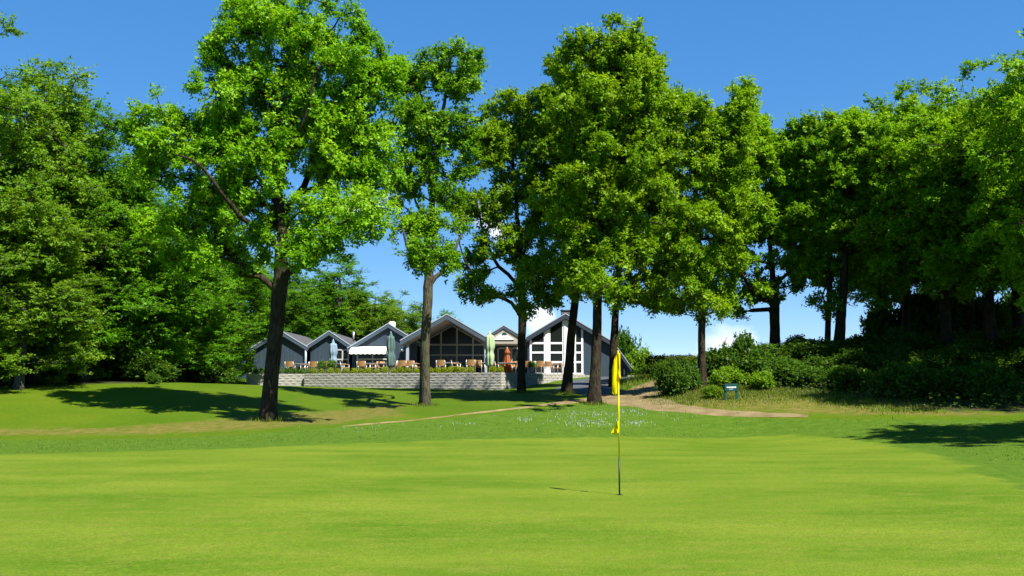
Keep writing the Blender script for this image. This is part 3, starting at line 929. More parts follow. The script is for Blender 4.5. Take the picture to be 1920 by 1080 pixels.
px_tree('oak_tree', 'tall full crowned oak with the thickest trunk beside the gravel path', 'tree', (1114, 758),
        [(1115, 700), (1117, 620), (1119, 550), (1122, 440), (1128, 320), (1140, 200), (1150, 90)], [27, 22, 20, 20, 16, 12, 8, 3],
        [(1150, 95, 62, 50), (1110, 125, 60, 55), (1195, 130, 55, 60), (1150, 190, 90, 70), (1215, 220, 50, 60), (1100, 230, 80, 70), (1160, 300, 100, 75), (1110, 380, 90, 70), (1190, 400, 80, 70), (1140, 470, 85, 55, .9), (1110, 535, 55, 40, .8), (1085, 525, 55, 26, .5, -4.0), (1130, 530, 50, 26, .4, -4)],
        1280, LEAF_OLIVE, BARK_OAK, 15, clump=.55, depth=1.15, n_leaf=22, leaf_len=0.128, first=.32)
px_tree('oak_tree', 'dark slim trunked oak standing directly behind the yellow flag', 'tree', (1150, 727),
        [(1149, 690), (1153, 600), (1155, 540), (1165, 440), (1185, 330), (1205, 230), (1215, 170)], [18, 16, 15, 15, 12, 9, 6, 3],
        [(1225, 190, 40, 55), (1235, 270, 50, 60), (1200, 320, 70, 70), (1240, 380, 60, 60), (1200, 440, 70, 60), (1240, 490, 60, 50), (1190, 540, 60, 38, .8), (1235, 560, 40, 32, .6)],
        760, LEAF_OLIVE, BARK_OAK, 16, clump=.55, n_leaf=22, leaf_len=0.140, first=.33)
px_tree('oak_tree', 'oak with leafy sprout low on its trunk beside the bushes above the green sign', 'tree', (1317, 727),
        [(1315, 660), (1313, 590), (1312, 530), (1310, 430), (1307, 340), (1304, 260), (1302, 205)], [22, 17, 15, 15, 12, 9, 5, 2],
        [(1300, 160, 30, 40), (1285, 225, 48, 50), (1330, 240, 45, 60), (1290, 310, 65, 62), (1345, 330, 60, 65), (1275, 400, 62, 60), (1335, 420, 65, 60), (1290, 480, 75, 55), (1340, 500, 55, 45), (1265, 550, 60, 36, .8), (1320, 570, 55, 32, .8), (1360, 215, 32, 45), (1395, 215, 26, 50), (1370, 280, 45, 60), (1260, 250, 40, 60), (1380, 380, 50, 55), (1310, 640, 22, 18, .5)],
        900, LEAF_OLIVE, BARK_OAK, 17, clump=.55, per_clump=5, n_leaf=22, leaf_len=0.120, first=.2)
px_tree('oak_tree', 'oak with low forked limbs on the bank, left of the paired trunks', 'tree', (1453, 664),
        [(1453, 620), (1451, 575), (1447, 530), (1440, 450), (1435, 370), (1432, 290)], [23, 21, 22, 14, 9, 6, 3],
        [(1405, 240, 45, 45), (1440, 250, 48, 42), (1410, 290, 60, 48), (1470, 280, 48, 48), (1375, 330, 45, 50), (1420, 340, 75, 60), (1485, 350, 50, 55), (1390, 410, 65, 50), (1455, 410, 75, 50, .9), (1500, 440, 40, 45, .5), (1400, 490, 65, 42, .75), (1480, 490, 50, 40, .7), (1375, 560, 52, 24, .85), (1500, 540, 36, 30, .6), (1430, 545, 45, 20, .5)],
        1020, LEAF_RIGHT, BARK_OAK, 18, per_clump=4, clump=.55, n_leaf=22, leaf_len=0.148, first=.3,
        limbs=[[(1450, 585, 0), (1425, 560, -.5), (1395, 520, -1), (1370, 490, -1.4)], [(1451, 592, 0), (1410, 582, .5), (1375, 585, 1)], [(1448, 560, 0), (1480, 510, .5), (1505, 470, 1)]])
px_tree('oak_tree', 'thicker of the paired dark trunked oaks on the bank', 'tree', (1573, 666),
        [(1576, 610), (1580, 540), (1582, 460), (1590, 370), (1600, 280)], [24, 20, 18, 15, 10, 4],
        [(1600, 260, 62, 42), (1640, 300, 60, 60), (1570, 310, 55, 55), (1610, 370, 80, 60), (1560, 410, 50, 50), (1640, 430, 70, 55), (1590, 480, 65, 40, .45), (1660, 510, 55, 36, .6), (1650, 570, 40, 22, .4)],
        820, LEAF_RIGHT, BARK_OAK, 19, n_leaf=22, leaf_len=0.152, first=.35)
px_tree('oak_tree', 'thinner of the paired dark trunked oaks on the bank', 'tree', (1551, 664),
        [(1553, 610), (1556, 540), (1552, 450), (1545, 360), (1535, 280)], [14, 12, 11, 9, 7, 3],
        [(1530, 265, 48, 40), (1505, 310, 40, 45), (1550, 340, 50, 50), (1515, 390, 48, 48), (1550, 440, 45, 42, .7), (1525, 500, 42, 36, .55), (1548, 575, 26, 36, .6)],
        560, LEAF_RIGHT, BARK_OAK, 20, n_leaf=22, leaf_len=0.152, first=.35)

# woodland trees: a few models, copied with the height the photograph gives each
def proto_tree(name, height, radius, base_frac, leaf, bark, seed, n_tips, flat, leaf_len, tw_len, n_tw=6, n_leaf=22, up=.2, fullness=.8):
    rs = np.random.RandomState(seed)
    lobes = []
    zs = np.linspace(base_frac, .93, 9)
    for z in zs:
        t = (z - base_frac) / (.95 - base_frac)
        prof = math.sqrt(max(.02, 1 - abs(t - .32) ** 1.7 / (.72 ** 1.7))) if t > .32 else .72 + .28 * t / .32
        k = 4 if t < .75 else (2 if t < .95 else 1)
        a0 = rs.uniform(0, 6.28)
        for j in range(k):
            a = a0 + j * 2 * math.pi / k + rs.uniform(-.4, .4)
            r = radius * prof * (.55 if k > 1 else .1) * rs.uniform(.8, 1.15)
            s = radius * prof * rs.uniform(.42, .6)
            lobes.append((np.array([r * math.cos(a), r * math.sin(a), z * height + rs.uniform(-.03, .03) * height]), np.array([s, s, height * .075 * rs.uniform(.8, 1.3)]), 1.0))
    trunk = [(0, 0, 0), (rs.uniform(-.15, .15), rs.uniform(-.15, .15), height * .35), (rs.uniform(-.3, .3), rs.uniform(-.3, .3), height * .7), (rs.uniform(-.3, .3), rs.uniform(-.3, .3), height * .86)]
    return make_tree(name, '', 'tree', trunk, [height * .018, height * .014, height * .008, .02], lobes, n_tips, leaf, bark, seed, n_tw=n_tw, n_leaf=n_leaf,
                     tw_len=tw_len, leaf_len=leaf_len, flat=flat, first=base_frac * .7, up=up, outer=2.0)
def plant_tree(proto, first, px, d, top, label, group, rz, wide=1.0, h0=15.0, gx=None):
    x = (px - CX) / FOC * d if gx is None else gx
    z = h1(x, d)
    s = (P(px, top, d)[2] - z) / h0
    loc = (x, d, z - .1)
    if first:
        proto.location = loc; proto.rotation_euler = (0, 0, rz); proto.scale = (s * wide, s * wide, s); proto['label'] = label; proto['group'] = group
        return proto
    return copy_tree(proto, loc, rz, (s * wide, s * wide, s), label, group)

rnd = random.Random(5)
beeches = [proto_tree('beech_tree', 15, 4.6, .12, LEAF_BEECH, BARK_BEECH, 31, 900, .42, .112, .8, n_tw=6, n_leaf=24),
           proto_tree('beech_tree', 15, 4.2, .14, LEAF_BEECH, BARK_BEECH, 32, 900, .42, .112, .8, n_tw=6, n_leaf=24),
           proto_tree('beech_tree', 15, 4.6, .11, LEAF_LIGHT, BARK_BEECH, 33, 850, .5, .112, .75, n_tw=6, n_leaf=24)]
used = [False] * 3
def beech(k, px, d, top, label, group, wide=1.0):
    o = plant_tree(beeches[k], not used[k], px, d, top, label, group, rnd.uniform(0, 6.28), wide)
    used[k] = True
    return o
GL, GB = 'beeches of the left woodland', 'trees behind the clubhouse'
beech(2, -20, 45, 40, 'tall bright green tree at the left border of the picture', GL)
beech(0, 70, 49, 75, 'tallest dark beech near the left border of the woodland', GL)
beech(1, 160, 50, 165, 'dark feathery beech, second step of the left woodland skyline', GL, 1.05)
beech(0, 245, 53, 262, 'dark beech behind the left edge of the big oak crown', GL, 1.1)
beech(2, 40, 43.8, 330, 'lower yellowish green tree at the front of the left woodland', GL, 1.25)
beech(1, 330, 57, 370, 'beech seen below the left limbs of the big oak', GL, 1.25)
beech(0, 400, 62, 410, 'beech at the right end of the left woodland beside the clubhouse', GL, 1.25)
for px, d, top in ((-90, 54, 120), (0, 60, 210), (110, 62, 260), (200, 64, 330), (290, 68, 400), (360, 72, 440), (-120, 46, 100)):
    beech(rnd.choice((0, 1)), px, d, top, 'dark beech in the depth of the left woodland', GL, 1.25)
beech(1, 455, 76, 425, 'dark beech behind the leftmost clubhouse gable', GB, 1.1)
beech(0, 540, 80, 465, 'beech behind the clubhouse valley between first and second gable', GB, 1.2)
beech(1, 635, 84, 462, 'feathery beech rising highest behind the clubhouse', GB, 1.25)
beech(2, 590, 86, 505, 'light green beech behind the second clubhouse gable', GB, 1.3)
beech(2, 700, 84, 525, 'yellow green beech behind the awning gable', GB, 1.3)
beech(2, 755, 88, 545, 'bright green beech behind the pale trunked oak', GB, 1.3)
beech(1, 835, 96, 572, 'small dark tree behind the porch roof', GB, 1.2)
for px, d, top in ((500, 92, 500), (570, 94, 510), (660, 96, 520), (730, 98, 550)):
    beech(rnd.choice((0, 1)), px, d, top, 'beech in the second row behind the clubhouse', GB, 1.3)

GR = 'trees of the right woodland'
oaks = [proto_tree('oak_tree', 15, 4.8, .31, LEAF_RIGHT, BARK_OAK, 41, 950, .8, .135, .6, n_tw=6, n_leaf=22),
        proto_tree('oak_tree', 15, 4.4, .29, LEAF_RIGHT, BARK_OAK, 42, 900, .8, .135, .6, n_tw=6, n_leaf=22)]
ou = [False, False]
def oak(k, px, d, top, label, wide=1.0):
    o = plant_tree(oaks[k], not ou[k], px, d, top, label, GR, rnd.uniform(0, 6.28), wide); ou[k] = True
    return o
oak(0, 1700, 55, 172, 'woodland oak right of the paired trunks, its crown leaning over the bank', .95)
oak(1, 1775, 51, 122, 'tall oak at the middle of the right woodland edge', 1.05)
oak(0, 1860, 48, 118, 'tall oak near the right border of the picture', 1.05)
oak(1, 1950, 45, 60, 'tallest oak cut by the right border of the picture', 1.1)
for px, d, top in ((1650, 63, 196), (1740, 61, 165), (1820, 58, 160), (1910, 56, 140), (1990, 54, 110), (2060, 46, 90)):
    oak(rnd.choice((0, 1)), px, d, top, 'oak in the depth of the right woodland', 1.15)
for gx, d, top in ((21.5, 37, 0), (19.5, 25.5, -150), (26, 31, -100)):
    oak(rnd.choice((0, 1)), CX + gx / d * FOC, d, top, 'oak standing just beyond the right border of the picture', .9)

# ------------------------------------------------------------------ shrubs and ground cover
def bush_proto(name, leaf, seed, n_tips, leaf_len, tw_len, cat='shrub', shape='dome', n_leaf=10, stems=5):
    rs = np.random.RandomState(seed)
    root = thing(name, '', cat)
    tips, _ = sample_lobes([(np.array([rs.uniform(-.35, .35), rs.uniform(-.3, .3), rs.uniform(.35, .7)]), np.array([.42, .38, .32]) * rs.uniform(.7, 1.1), 1.0) for _ in range(7)], n_tips, rs)
    tips[:, 2] = np.maximum(tips[:, 2], .05)
    d = nrm(tips - np.array([0, 0, .1]))
    v, f, tint, b, e = foliage(tips, d, rs.uniform(.2, .8, n_tips), rs, 4, n_leaf, tw_len, leaf_len, 1.0, .3)
    c = link('foliage', np_mesh('foliage', v, f, leaf, False, {'tint': ('FACE', tint)}), root); c['kind'] = 'stuff'
    mb = MB()
    for t in tips[rs.choice(n_tips, min(n_tips, 26), replace=False)]:
        s = np.array([t[0] * .15, t[1] * .15, 0])
        mb.tube([s, s * .5 + t * .5 + rs.randn(3) * .04, t], [.022, .014, .006], 4, False)
    st = mb.build('stems', BARK_OAK, root); st['kind'] = 'stuff'
    return root
bushes = [bush_proto('shrub', LEAF_BUSH, 51, 210, .085, .2), bush_proto('shrub', LEAF_BUSH, 52, 190, .10, .22), bush_proto('shrub', LEAF_LIME, 53, 150, .085, .2)]
bu = [False] * 3
def bush(k, loc, w, h, label, group):
    s = (w, w, h); rz = rnd.uniform(0, 6.28)
    if not bu[k]:
        o = bushes[k]; o.location = loc; o.scale = s; o.rotation_euler = (0, 0, rz); o['label'] = label; o['group'] = group; bu[k] = True
        return o
    return copy_tree(bushes[k], loc, rz, s, label, group)
def bush_px(k, px, py, w, h, label, group):
    g = G(px, py); return bush(k, (g[0], g[1], g[2] - .05), w, h, label, group)
GS = 'shrubs on the right bank'
for k, px, py, w, h, lb in (
        (0, 1262, 742, 1.2, 1.45, 'rounded dark green shrub at the corner of the side path'),
        (1, 1287, 733, 1.0, 1.45, 'green shrub left of the sprouting oak trunk'),
        (2, 1337, 748, .6, .6, 'low lime green shrub at the foot of the sprouting oak'),
        (1, 1355, 720, 1.3, 1.7, 'light leafy shrub right of the sprouting oak trunk'),
        (1, 1388, 718, 1.2, 2.3, 'tallest pale shrub behind the green sign'),
        (2, 1366, 733, 1.0, 1.1, 'lime green shrub right behind the green sign'),
        (0, 1420, 722, 1.6, 1.5, 'dark shrub right of the green sign, below the forked oak'),
        (2, 1432, 732, 1.0, .9, 'small bright shrub at the sunny foot of the bank')):
    bush_px(k, px, py, w, h, lb, GS)
for row, (py0, n) in enumerate(((728, 7), (705, 8), (682, 8), (668, 8))):
    for i in range(n):
        px = 1460 + (i + rnd.uniform(-.3, .3)) * 68 + row * 14
        if py0 <= 682 or True:
            yy = py0 + (18 if (px > 1600 and row == 0) else 0) + rnd.uniform(-5, 5)
            bush_px(rnd.choice((0, 0, 1)), px, yy, rnd.uniform(1.3, 2.0), rnd.uniform(.7, 1.4), 'dark shrub in the shaded undergrowth below the right woodland', GS)
for px, py in ((1345, 690), (1395, 682), (1430, 672), (1500, 668), (1530, 664), (1610, 664), (1650, 660), (1690, 656)):
    bush_px(rnd.choice((0, 1)), px, py, rnd.uniform(1.2, 1.7), rnd.uniform(.6, 1.1), 'shrub on the crest of the right bank against the sky', GS)
for px, py, w, h in ((1228, 706, .9, .8), (1208, 708, .8, .7), (1245, 706, 1.0, .9)):
    bush_px(0, px, py, w, h, 'low shrub beside the climbing path left of the hedge', GS)
bush(2, (10.2, 78, h1(10.2, 78) - .2), 2.0, 2.6, 'bright shrub at the far right corner of the clubhouse', GS)
bush(1, (9.4, 82, h1(9.4, 82) - .2), 1.6, 4.3, 'slim taller shrub behind the right corner of the clubhouse', GS)
for i in range(9):
    px = 1665 + i * 40 + rnd.uniform(-12, 12); d = 59 + rnd.uniform(0, 5); x = (px - CX) / FOC * d
    bush(rnd.choice((0, 1)), (x, d, h1(x, d) - .1), rnd.uniform(1.8, 2.4), rnd.uniform(2.2, 3.6), 'tall dark shrub behind the trunks of the right woodland', GS)
GU = 'undergrowth of the left woodland'
for px, d, w_, h_ in ((425, 72, 2.4, 3.4), (452, 74, 2.4, 3.6), (400, 68, 2.2, 3.0), (440, 70.5, 1.6, 2.6)):
    x = (px - CX) / FOC * d
    bush(0, (x, d, h1(x, d) - .1), w_, h_, 'tall dark shrub filling the gap left of the clubhouse', GU)
for i in range(16):
    px = -60 + i * 31 + rnd.uniform(-10, 10); d = 50 + rnd.uniform(0, 14) + (6 if px > 300 else 0)
    x = (px - CX) / FOC * d
    bush(rnd.choice((0, 1)), (x, d, h1(x, d) - .1), rnd.uniform(1.5, 2.4), rnd.uniform(1.2, 2.4), 'dark shrub under the beeches of the left woodland', GU)
g = G(288, 720); bush(0, (g[0], g[1], g[2] - .05), .55, .55, 'small rounded bush at the edge of the left lawn crest', GU)

def hedge():
    """clipped hedge along the side path"""
    rs = np.random.RandomState(61)
    a, b = G(1222, 708), G(1300, 716)
    a = np.array([(1222 - CX) / FOC * 59, 59, 0]); b = np.array([(1330 - CX) / FOC * 54, 54, 0])
    n = 420
    t = rs.uniform(0, 1, n); u = rs.uniform(-1, 1, n) ; w = rs.uniform(0, 1, n) ** .6
    side = rs.rand(n)
    u = np.where(side < .5, np.sign(u) * rs.uniform(.85, 1, n), u); w = np.where(side >= .5, rs.uniform(.88, 1, n), w)
    c = a + (b - a) * t[:, None]; nn = np.array([-(b - a)[1], (b - a)[0], 0]); nn /= np.linalg.norm(nn)
    p = c + nn * (u * .6)[:, None]
    gz_ = H(p[:, 0], p[:, 1]); p[:, 2] = gz_ + w * (3.3 - .2 * t - gz_)
    org = np.array([a[0], a[1], h1(a[0], a[1])])
    v, f, tint, bs, e = foliage(p, nrm(rs.randn(n, 3) + [0, 0, .5]), rs.uniform(.2, .8, n), rs, 5, 11, .2, .085, 1.0, .2)
    root = thing('hedge', 'clipped olive green hedge on the skyline beside the climbing path', 'hedge', org)
    o = link('foliage', np_mesh('foliage', v - org, f, LEAF_HEDGE, False, {'tint': ('FACE', tint)}), root); o['kind'] = 'stuff'
    mb = MB()
    for k in range(14):
        q = a + (b - a) * (k + .5) / 14; z = h1(q[0], q[1])
        mb.tube([(q[0], q[1], z - .1), (q[0] + rs.uniform(-.1, .1), q[1], z + .4), (q[0] + rs.uniform(-.3, .3), q[1], 3.0)], [.04, .03, .01], 5, False)
    s = mb.build('stems', BARK_OAK, root, org); s['kind'] = 'stuff'
hedge()

def ground_cover():
    """ivy, nettles and litter plants on the woodland floors"""
    rs = np.random.RandomState(71)
    n = 30000
    x = rs.uniform(9, 34, n * 3); y = rs.uniform(36, 62, n * 3)
    poly = [G(px, py)[:2] for px, py in ((1262, 744), (1330, 735), (1420, 730), (1500, 734), (1580, 749), (1680, 760), (1800, 767), (2000, 772))] + [(36, 40), (36, 62), (14, 62), (11, 56)]
    k = poly_dist(x, y, poly) > rs.uniform(-.5, .5, n * 3)
    x, y = x[k][:n], y[k][:n]
    n = len(x)
    hh = rs.uniform(.0, 1, n) ** 2 * .5
    p = np.column_stack([x, y, H(x, y) + .02 + hh])
    ax = nrm(rs.randn(n, 3) * [1, 1, .4] + [0, 0, .25])
    L = rs.uniform(.09, .2, n)
    v, f = leaf_quads(p, ax, nrm(rs.randn(n, 3) * .5 + [0, 0, 1]), L, L * .65)
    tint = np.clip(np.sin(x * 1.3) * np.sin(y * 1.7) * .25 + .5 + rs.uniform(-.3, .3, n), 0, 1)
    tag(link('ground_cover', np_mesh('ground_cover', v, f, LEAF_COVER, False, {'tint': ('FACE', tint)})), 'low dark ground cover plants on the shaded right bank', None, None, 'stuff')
ground_cover()

def blades(name, x, y, hmin, hmax, label, seed, w=.012, tshift=0.0):
    rs = np.random.RandomState(seed)
    n = len(x)
    z = H(x, y)
    th = rs.uniform(0, 6.28, n); hh = rs.uniform(hmin, hmax, n)
    a = np.column_stack([np.cos(th), np.sin(th), np.zeros(n)])
    b = np.column_stack([x, y, z - .01])
    tip = b + np.column_stack([rs.randn(n) * .35 * hh, rs.randn(n) * .35 * hh, hh])
    W = w * rs.uniform(.6, 1.5, n)[:, None]
    v = np.stack([b - a * W, b + a * W, tip], 1).reshape(-1, 3)
    f = np.arange(n * 3).reshape(-1, 3)
    tint = np.clip(rs.uniform(.1, .8, n) + tshift, 0, 1)
    return tag(link(name, np_mesh(name, v, f, BLADE, False, {'tint': ('FACE', tint)})), label, None, None, 'stuff')
def grass_edges():
    rs = np.random.RandomState(81)
    # long grass at the foot of the right bank and round the sign
    line = smooth_open([G(px, py)[:2] for px, py in ((1255, 745), (1300, 742), (1340, 742), (1400, 738), (1460, 736), (1520, 741), (1600, 756), (1700, 765))], 40)
    i = rs.randint(0, len(line), 22000)
    x = line[i, 0] + rs.randn(22000) * .8; y = line[i, 1] + rs.randn(22000) * 1.3
    blades('long_grass', x, y, .04, .17, 'long grass at the sunny foot of the right bank', 82, .014, .22)
    # slope between the paths
    line = smooth_open([G(px, py)[:2] for px, py in ((1180, 722), (1205, 714), (1228, 708), (1240, 704))], 40)
    i = rs.randint(0, len(line), 7000)
    blades('verge_grass', line[i, 0] + rs.randn(7000) * .5, line[i, 1] + rs.randn(7000) * 1.6, .08, .4, 'tall grass on the verge left of the climbing path', 83, .014)
    # short rough fringing the green and the path
    n = 34000
    x = rs.uniform(-20, 20, n); y = rs.uniform(22, 46, n)
    d = poly_dist(x, y, GREEN_EDGE)
    rp = [G(px, py)[:2] for px, py in ((-60, 824), (300, 822.5), (480, 814), (600, 805), (770, 792), (960, 772), (1060, 762), (1130, 757), (1240, 773), (1450, 785), (1900, 790))] + [(16, 22), (-16, 22)]
    k = (d < -.05) & (poly_dist(x, y, rp) > 0)
    blades('rough_grass', x[k], y[k], .02, .06, 'short rough grass between the green and the path', 84, .012, .05)
    # tufts round the trunk feet
    xs, ys = [], []
    for px, py in ((502, 788), (797, 761), (978, 736), (1062, 738), (1114, 758), (1317, 727)):
        g = G(px, py); a = rs.uniform(0, 6.28, 420); r = .32 + np.abs(rs.randn(420)) * .22
        xs.append(g[0] + np.cos(a) * r); ys.append(g[1] + np.sin(a) * r)
    blades('trunk_tufts', np.concatenate(xs), np.concatenate(ys), .05, .22, 'grass tufts round the feet of the trunks', 85, .012, .15)
grass_edges()

def daisies():
    rs = np.random.RandomState(91)
    px, py = [], []
    for cx_, cy_, sx, sy, n in ((1110, 794, 38, 4, 120), (1140, 778, 40, 3, 60), (1195, 795, 10, 2, 25), (985, 788, 8, 2, 22), (870, 796, 20, 3, 14), (1060, 780, 40, 5, 30), (1180, 772, 14, 2, 22), (700, 806, 60, 5, 16), (1100, 790, 110, 8, 40)):
        px += list(rs.normal(cx_, sx, n)); py += list(rs.normal(cy_, sy, n))
    mb = MB()
    for a, b in zip(px, py):
        if b > 812 or b < 766: continue
        g = G(a, b); r = rs.uniform(.016, .034); z = g[2] + rs.uniform(.05, .1)
        t = rs.randn(2) * .25
        n0 = len(mb.v)
        ring = [(g[0] + r * math.cos(q), g[1] + r * math.sin(q), z + r * (t[0] * math.cos(q) + (t[1] - .5) * math.sin(q))) for q in np.arange(6) * math.pi / 3]
        mb.poly(ring)
        mb.tube([(g[0], g[1], g[2]), (g[0], g[1], z - .004)], [.003, .003], 3, False)
    tag(mb.build('daisies', DAISY), 'white daisies dotted through the rough behind the green', None, None, 'stuff')
daisies()

# ------------------------------------------------------------------ terrace wall and terrace
TZ = 2.46
WA, WB = np.array([-13.4, 64.45]), np.array([-0.64, 60.0])
WC = np.array([4.9, 67.3]); WL = np.array([-17.1, 64.35]); WA2 = np.array([-13.35, 64.75])
mb = MB()
mb.slab([(-16.95, 64.7), (-13.3, 65.0), (-0.62, 60.4), (4.7, 67.5), (8.5, 69.5), (8.5, 76), (-16.95, 76)], .6, TZ)
tag(mb.build('terrace', PAVING), 'paved terrace in front of the clubhouse', None, None, 'structure')

def block_wall(name, label, a, b, top, rows=6, bw=.42, bh=.168, seed=0, depth=.3, endcap=False):
    rs = np.random.RandomState(seed)
    L = np.linalg.norm(b - a); d = (b - a) / L; rz = math.atan2(d[1], d[0])
    z0 = top - rows * bh
    root = thing(name, label, 'wall', (a[0], a[1], z0), rz)
    mb = MB(); mb.box(0.01, L - .01, .05, depth, -.5, rows * bh - .02)
    mb.build('core', MORTAR, root)
    variants = {}
    n = max(1, round(L / bw)); w = L / n
    def blk(wd, k):
        key = (round(wd, 3), k)
        if key not in variants:
            m = MB(); r2 = np.random.RandomState(hash(key) % 9999)
            g = .0035; nx, nz = 4, 3
            xs = np.linspace(-wd / 2 + g, wd / 2 - g, nx); zs = np.linspace(g, bh - g, nz)
            front = [[(x, (-.006 - r2.uniform(0, .018)) if 0 < i < nx - 1 and 0 < j < nz - 1 else r2.uniform(-.006, .006), z) for i, x in enumerate(xs)] for j, z in enumerate(zs)]
            for j in range(nz - 1):
                for i in range(nx - 1):
                    m.poly([front[j][i], front[j][i + 1], front[j + 1][i + 1], front[j + 1][i]])
            x0, x1, z_0, z_1, y1 = xs[0], xs[-1], zs[0], zs[-1], .16
            m.poly([(x0, 0, z_1), (x1, 0, z_1), (x1, y1, z_1), (x0, y1, z_1)])
            m.poly([(x0, 0, z_0), (x0, 0, z_1), (x0, y1, z_1), (x0, y1, z_0)])
            m.poly([(x1, 0, z_1), (x1, 0, z_0), (x1, y1, z_0), (x1, y1, z_1)])
            me = m.mesh('block'); me.materials.append(BLOCK); variants[key] = me
        return variants[key]
    for r in range(rows):
        x = 0.0; first = (r % 2 == 1)
        while x < L - .02:
            wd = w / 2 if first else min(w, L - x)
            if L - x - wd < .06: wd = L - x
            o = link('block', blk(wd, rs.randint(4)), root, (x + wd / 2, rs.uniform(-.008, .008), r * bh))
            x += wd; first = False
    return root
block_wall('terrace_wall', 'pale block wall at the left end of the terrace behind the big oak trunk', WL, WA2, 2.50, 6, .45, seed=1)
block_wall('terrace_wall', 'long grey split block wall along the front of the terrace', WA, WB, 2.52, 7, .46, seed=2)
block_wall('terrace_wall', 'sunlit block wall running back from the terrace corner to the white windows', WB, WC, 2.52, 7, .46, seed=3)

# ------------------------------------------------------------------ clubhouse
CH = np.array([-5.0, 67.0, TZ])
club = thing('clubhouse', 'low dark blue timber clubhouse with a row of grey gabled roofs', 'building', CH)
def X_(px, d): return (px - CX) / FOC * d * 1.0
def XZ(px, py, d):
    p = P(px, py, d); return (p[0], p[2])
def part(mb, name, mat, parent=club, label=None, **kw):
    o = mb.build(name, mat, parent, CH, **kw)      # part origins all sit at the clubhouse origin
    if label: o['label'] = label
    return o
def line_z(p, q, x):
    return p[1] + (q[1] - p[1]) * (x - p[0]) / (q[0] - p[0])
def clip_under(poly, lines):
    """clips an XZ polygon to what lies below every line (p, q)"""
    for p, q in lines:
        out = []
        def s(v): return line_z(p, q, v[0]) - v[1]
        for i in range(len(poly)):
            a, b = poly[i], poly[(i + 1) % len(poly)]
            sa, sb = s(a), s(b)
            if sa >= 0: out.append(a)
            if (sa >= 0) != (sb >= 0):
                t = sa / (sa - sb); out.append((a[0] + (b[0] - a[0]) * t, a[1] + (b[1] - a[1]) * t))
        poly = out
        if len(poly) < 3: return []
    return poly

def roof_slope(a, e, y0, y1, t=.16, fascia=True, fh=.26, fmat=None):
    """one roof plane from ridge point a to eave point e (XZ), front edge at y0"""
    ax, az = a; ex, ez = e
    mb = MB(); mb.prism([(ax, az), (ex, ez), (ex, ez - t), (ax, az - t)], y0, y1)
    r = part(mb, 'roof', ROOF)
    if fascia:
        m = MB(); m.prism([(ax, az + .015), (ex, ez + .015), (ex, ez - fh), (ax, az - fh)], y0 - .035, y0 - .003)
        part(m, 'fascia', fmat or FASCIA, r)
        m = MB(); m.prism([(ax, az + .06), (ex, ez + .06), (ex, ez - .015), (ax, az - .015)], y0 - .06, y0 - .037)
        part(m, 'verge_trim', TRIM, r)
    return r
def gable(apex, left, right, d, depth, over=.2, base=None, wall_l=None, wall_r=None, fh=.26):
    """apex/left/right are photo pixels of the roof's front edge at distance d-over"""
    f = d - over
    a, l, r = XZ(*apex, f), XZ(*left, f), XZ(*right, f)
    roof_slope(a, l, f, d + depth, fh=fh); roof_slope(a, r, f, d + depth, fh=fh)
    xl = l[0] + .3 if wall_l is None else wall_l; xr = r[0] - .3 if wall_r is None else wall_r
    z0 = TZ - .25 if base is None else base
    dz = .165
    mb = MB()
    mb.prism([(xl, z0), (xr, z0), (xr, line_z(a, r, xr) - dz), (a[0], a[1] - dz), (xl, line_z(a, l, xl) - dz)], d, d + depth - .1)
    part(mb, 'wall', CLAD)
    return a, l, r
def framed_window(cells, d, bars, mat, name='window', label=None, proud=.07, lines=None):
    """bars: XZ rectangles of the frame; cells: XZ polygons of glass"""
    mb = MB()
    for b in bars:
        q = clip_under(b, lines) if lines else b
        if len(q) >= 3: mb.prism(q, d - proud, d - .002)
    w = part(mb, name, mat, label=label)
    for c in cells:
        q = clip_under(c, lines) if lines else c
        if len(q) >= 3:
            m = MB(); m.prism(q, d - .03, d - .012); part(m, 'pane', GLASS, w)
    return w
def rect(x0, x1, z0, z1): return [(x0, z0), (x1, z0), (x1, z1), (x0, z1)]
def grid_window(pxs, pys, d, mat, bar=.06, name='window', label=None, lines=None, slope_bars=True):
    """columns pxs and rows pys (photo pixels) at depth d"""
    xs = [X_(p, d) for p in pxs]; zs = sorted(XZ(960, p, d)[1] for p in pys)
    bars = [rect(x - bar / 2, x + bar / 2, zs[0], zs[-1]) for x in xs]
    for k in range(len(xs) - 1):
        for z in (zs[:-1] if lines else zs):
            bars.append(rect(xs[k] + bar / 2, xs[k + 1] - bar / 2, z - bar / 2, z + bar / 2))
    cells = [rect(xs[i] + bar / 2, xs[i + 1] - bar / 2, zs[j] + bar / 2, zs[j + 1] - bar / 2) for i in range(len(xs) - 1) for j in range(len(zs) - 1)]
    w = framed_window(cells, d, bars, mat, name, label, lines=lines)
    return w
def pipe(px, py0, py1, d, r=.04, name='downpipe', mat=TRIM):
    x, z1 = XZ(px, py0, d); z0 = XZ(px, py1, d)[1]
    mb = MB(); mb.tube([(x, d, z0), (x, d, z1)], [r, r], 10)
    return part(mb, name, mat, smooth=True)

# the two plain gables on the left
gable((524, 619), (466, 656), (577, 651), 67.0, 9.0)
gable((617, 621), (573, 650), (662, 651), 67.3, 9.0)
pipe(573.5, 652, 701, 66.85, .07)
grid_window([627, 643, 654], [656, 674, 700], 67.3, FRAME, .09, label='narrow window behind the blue grey parasol')
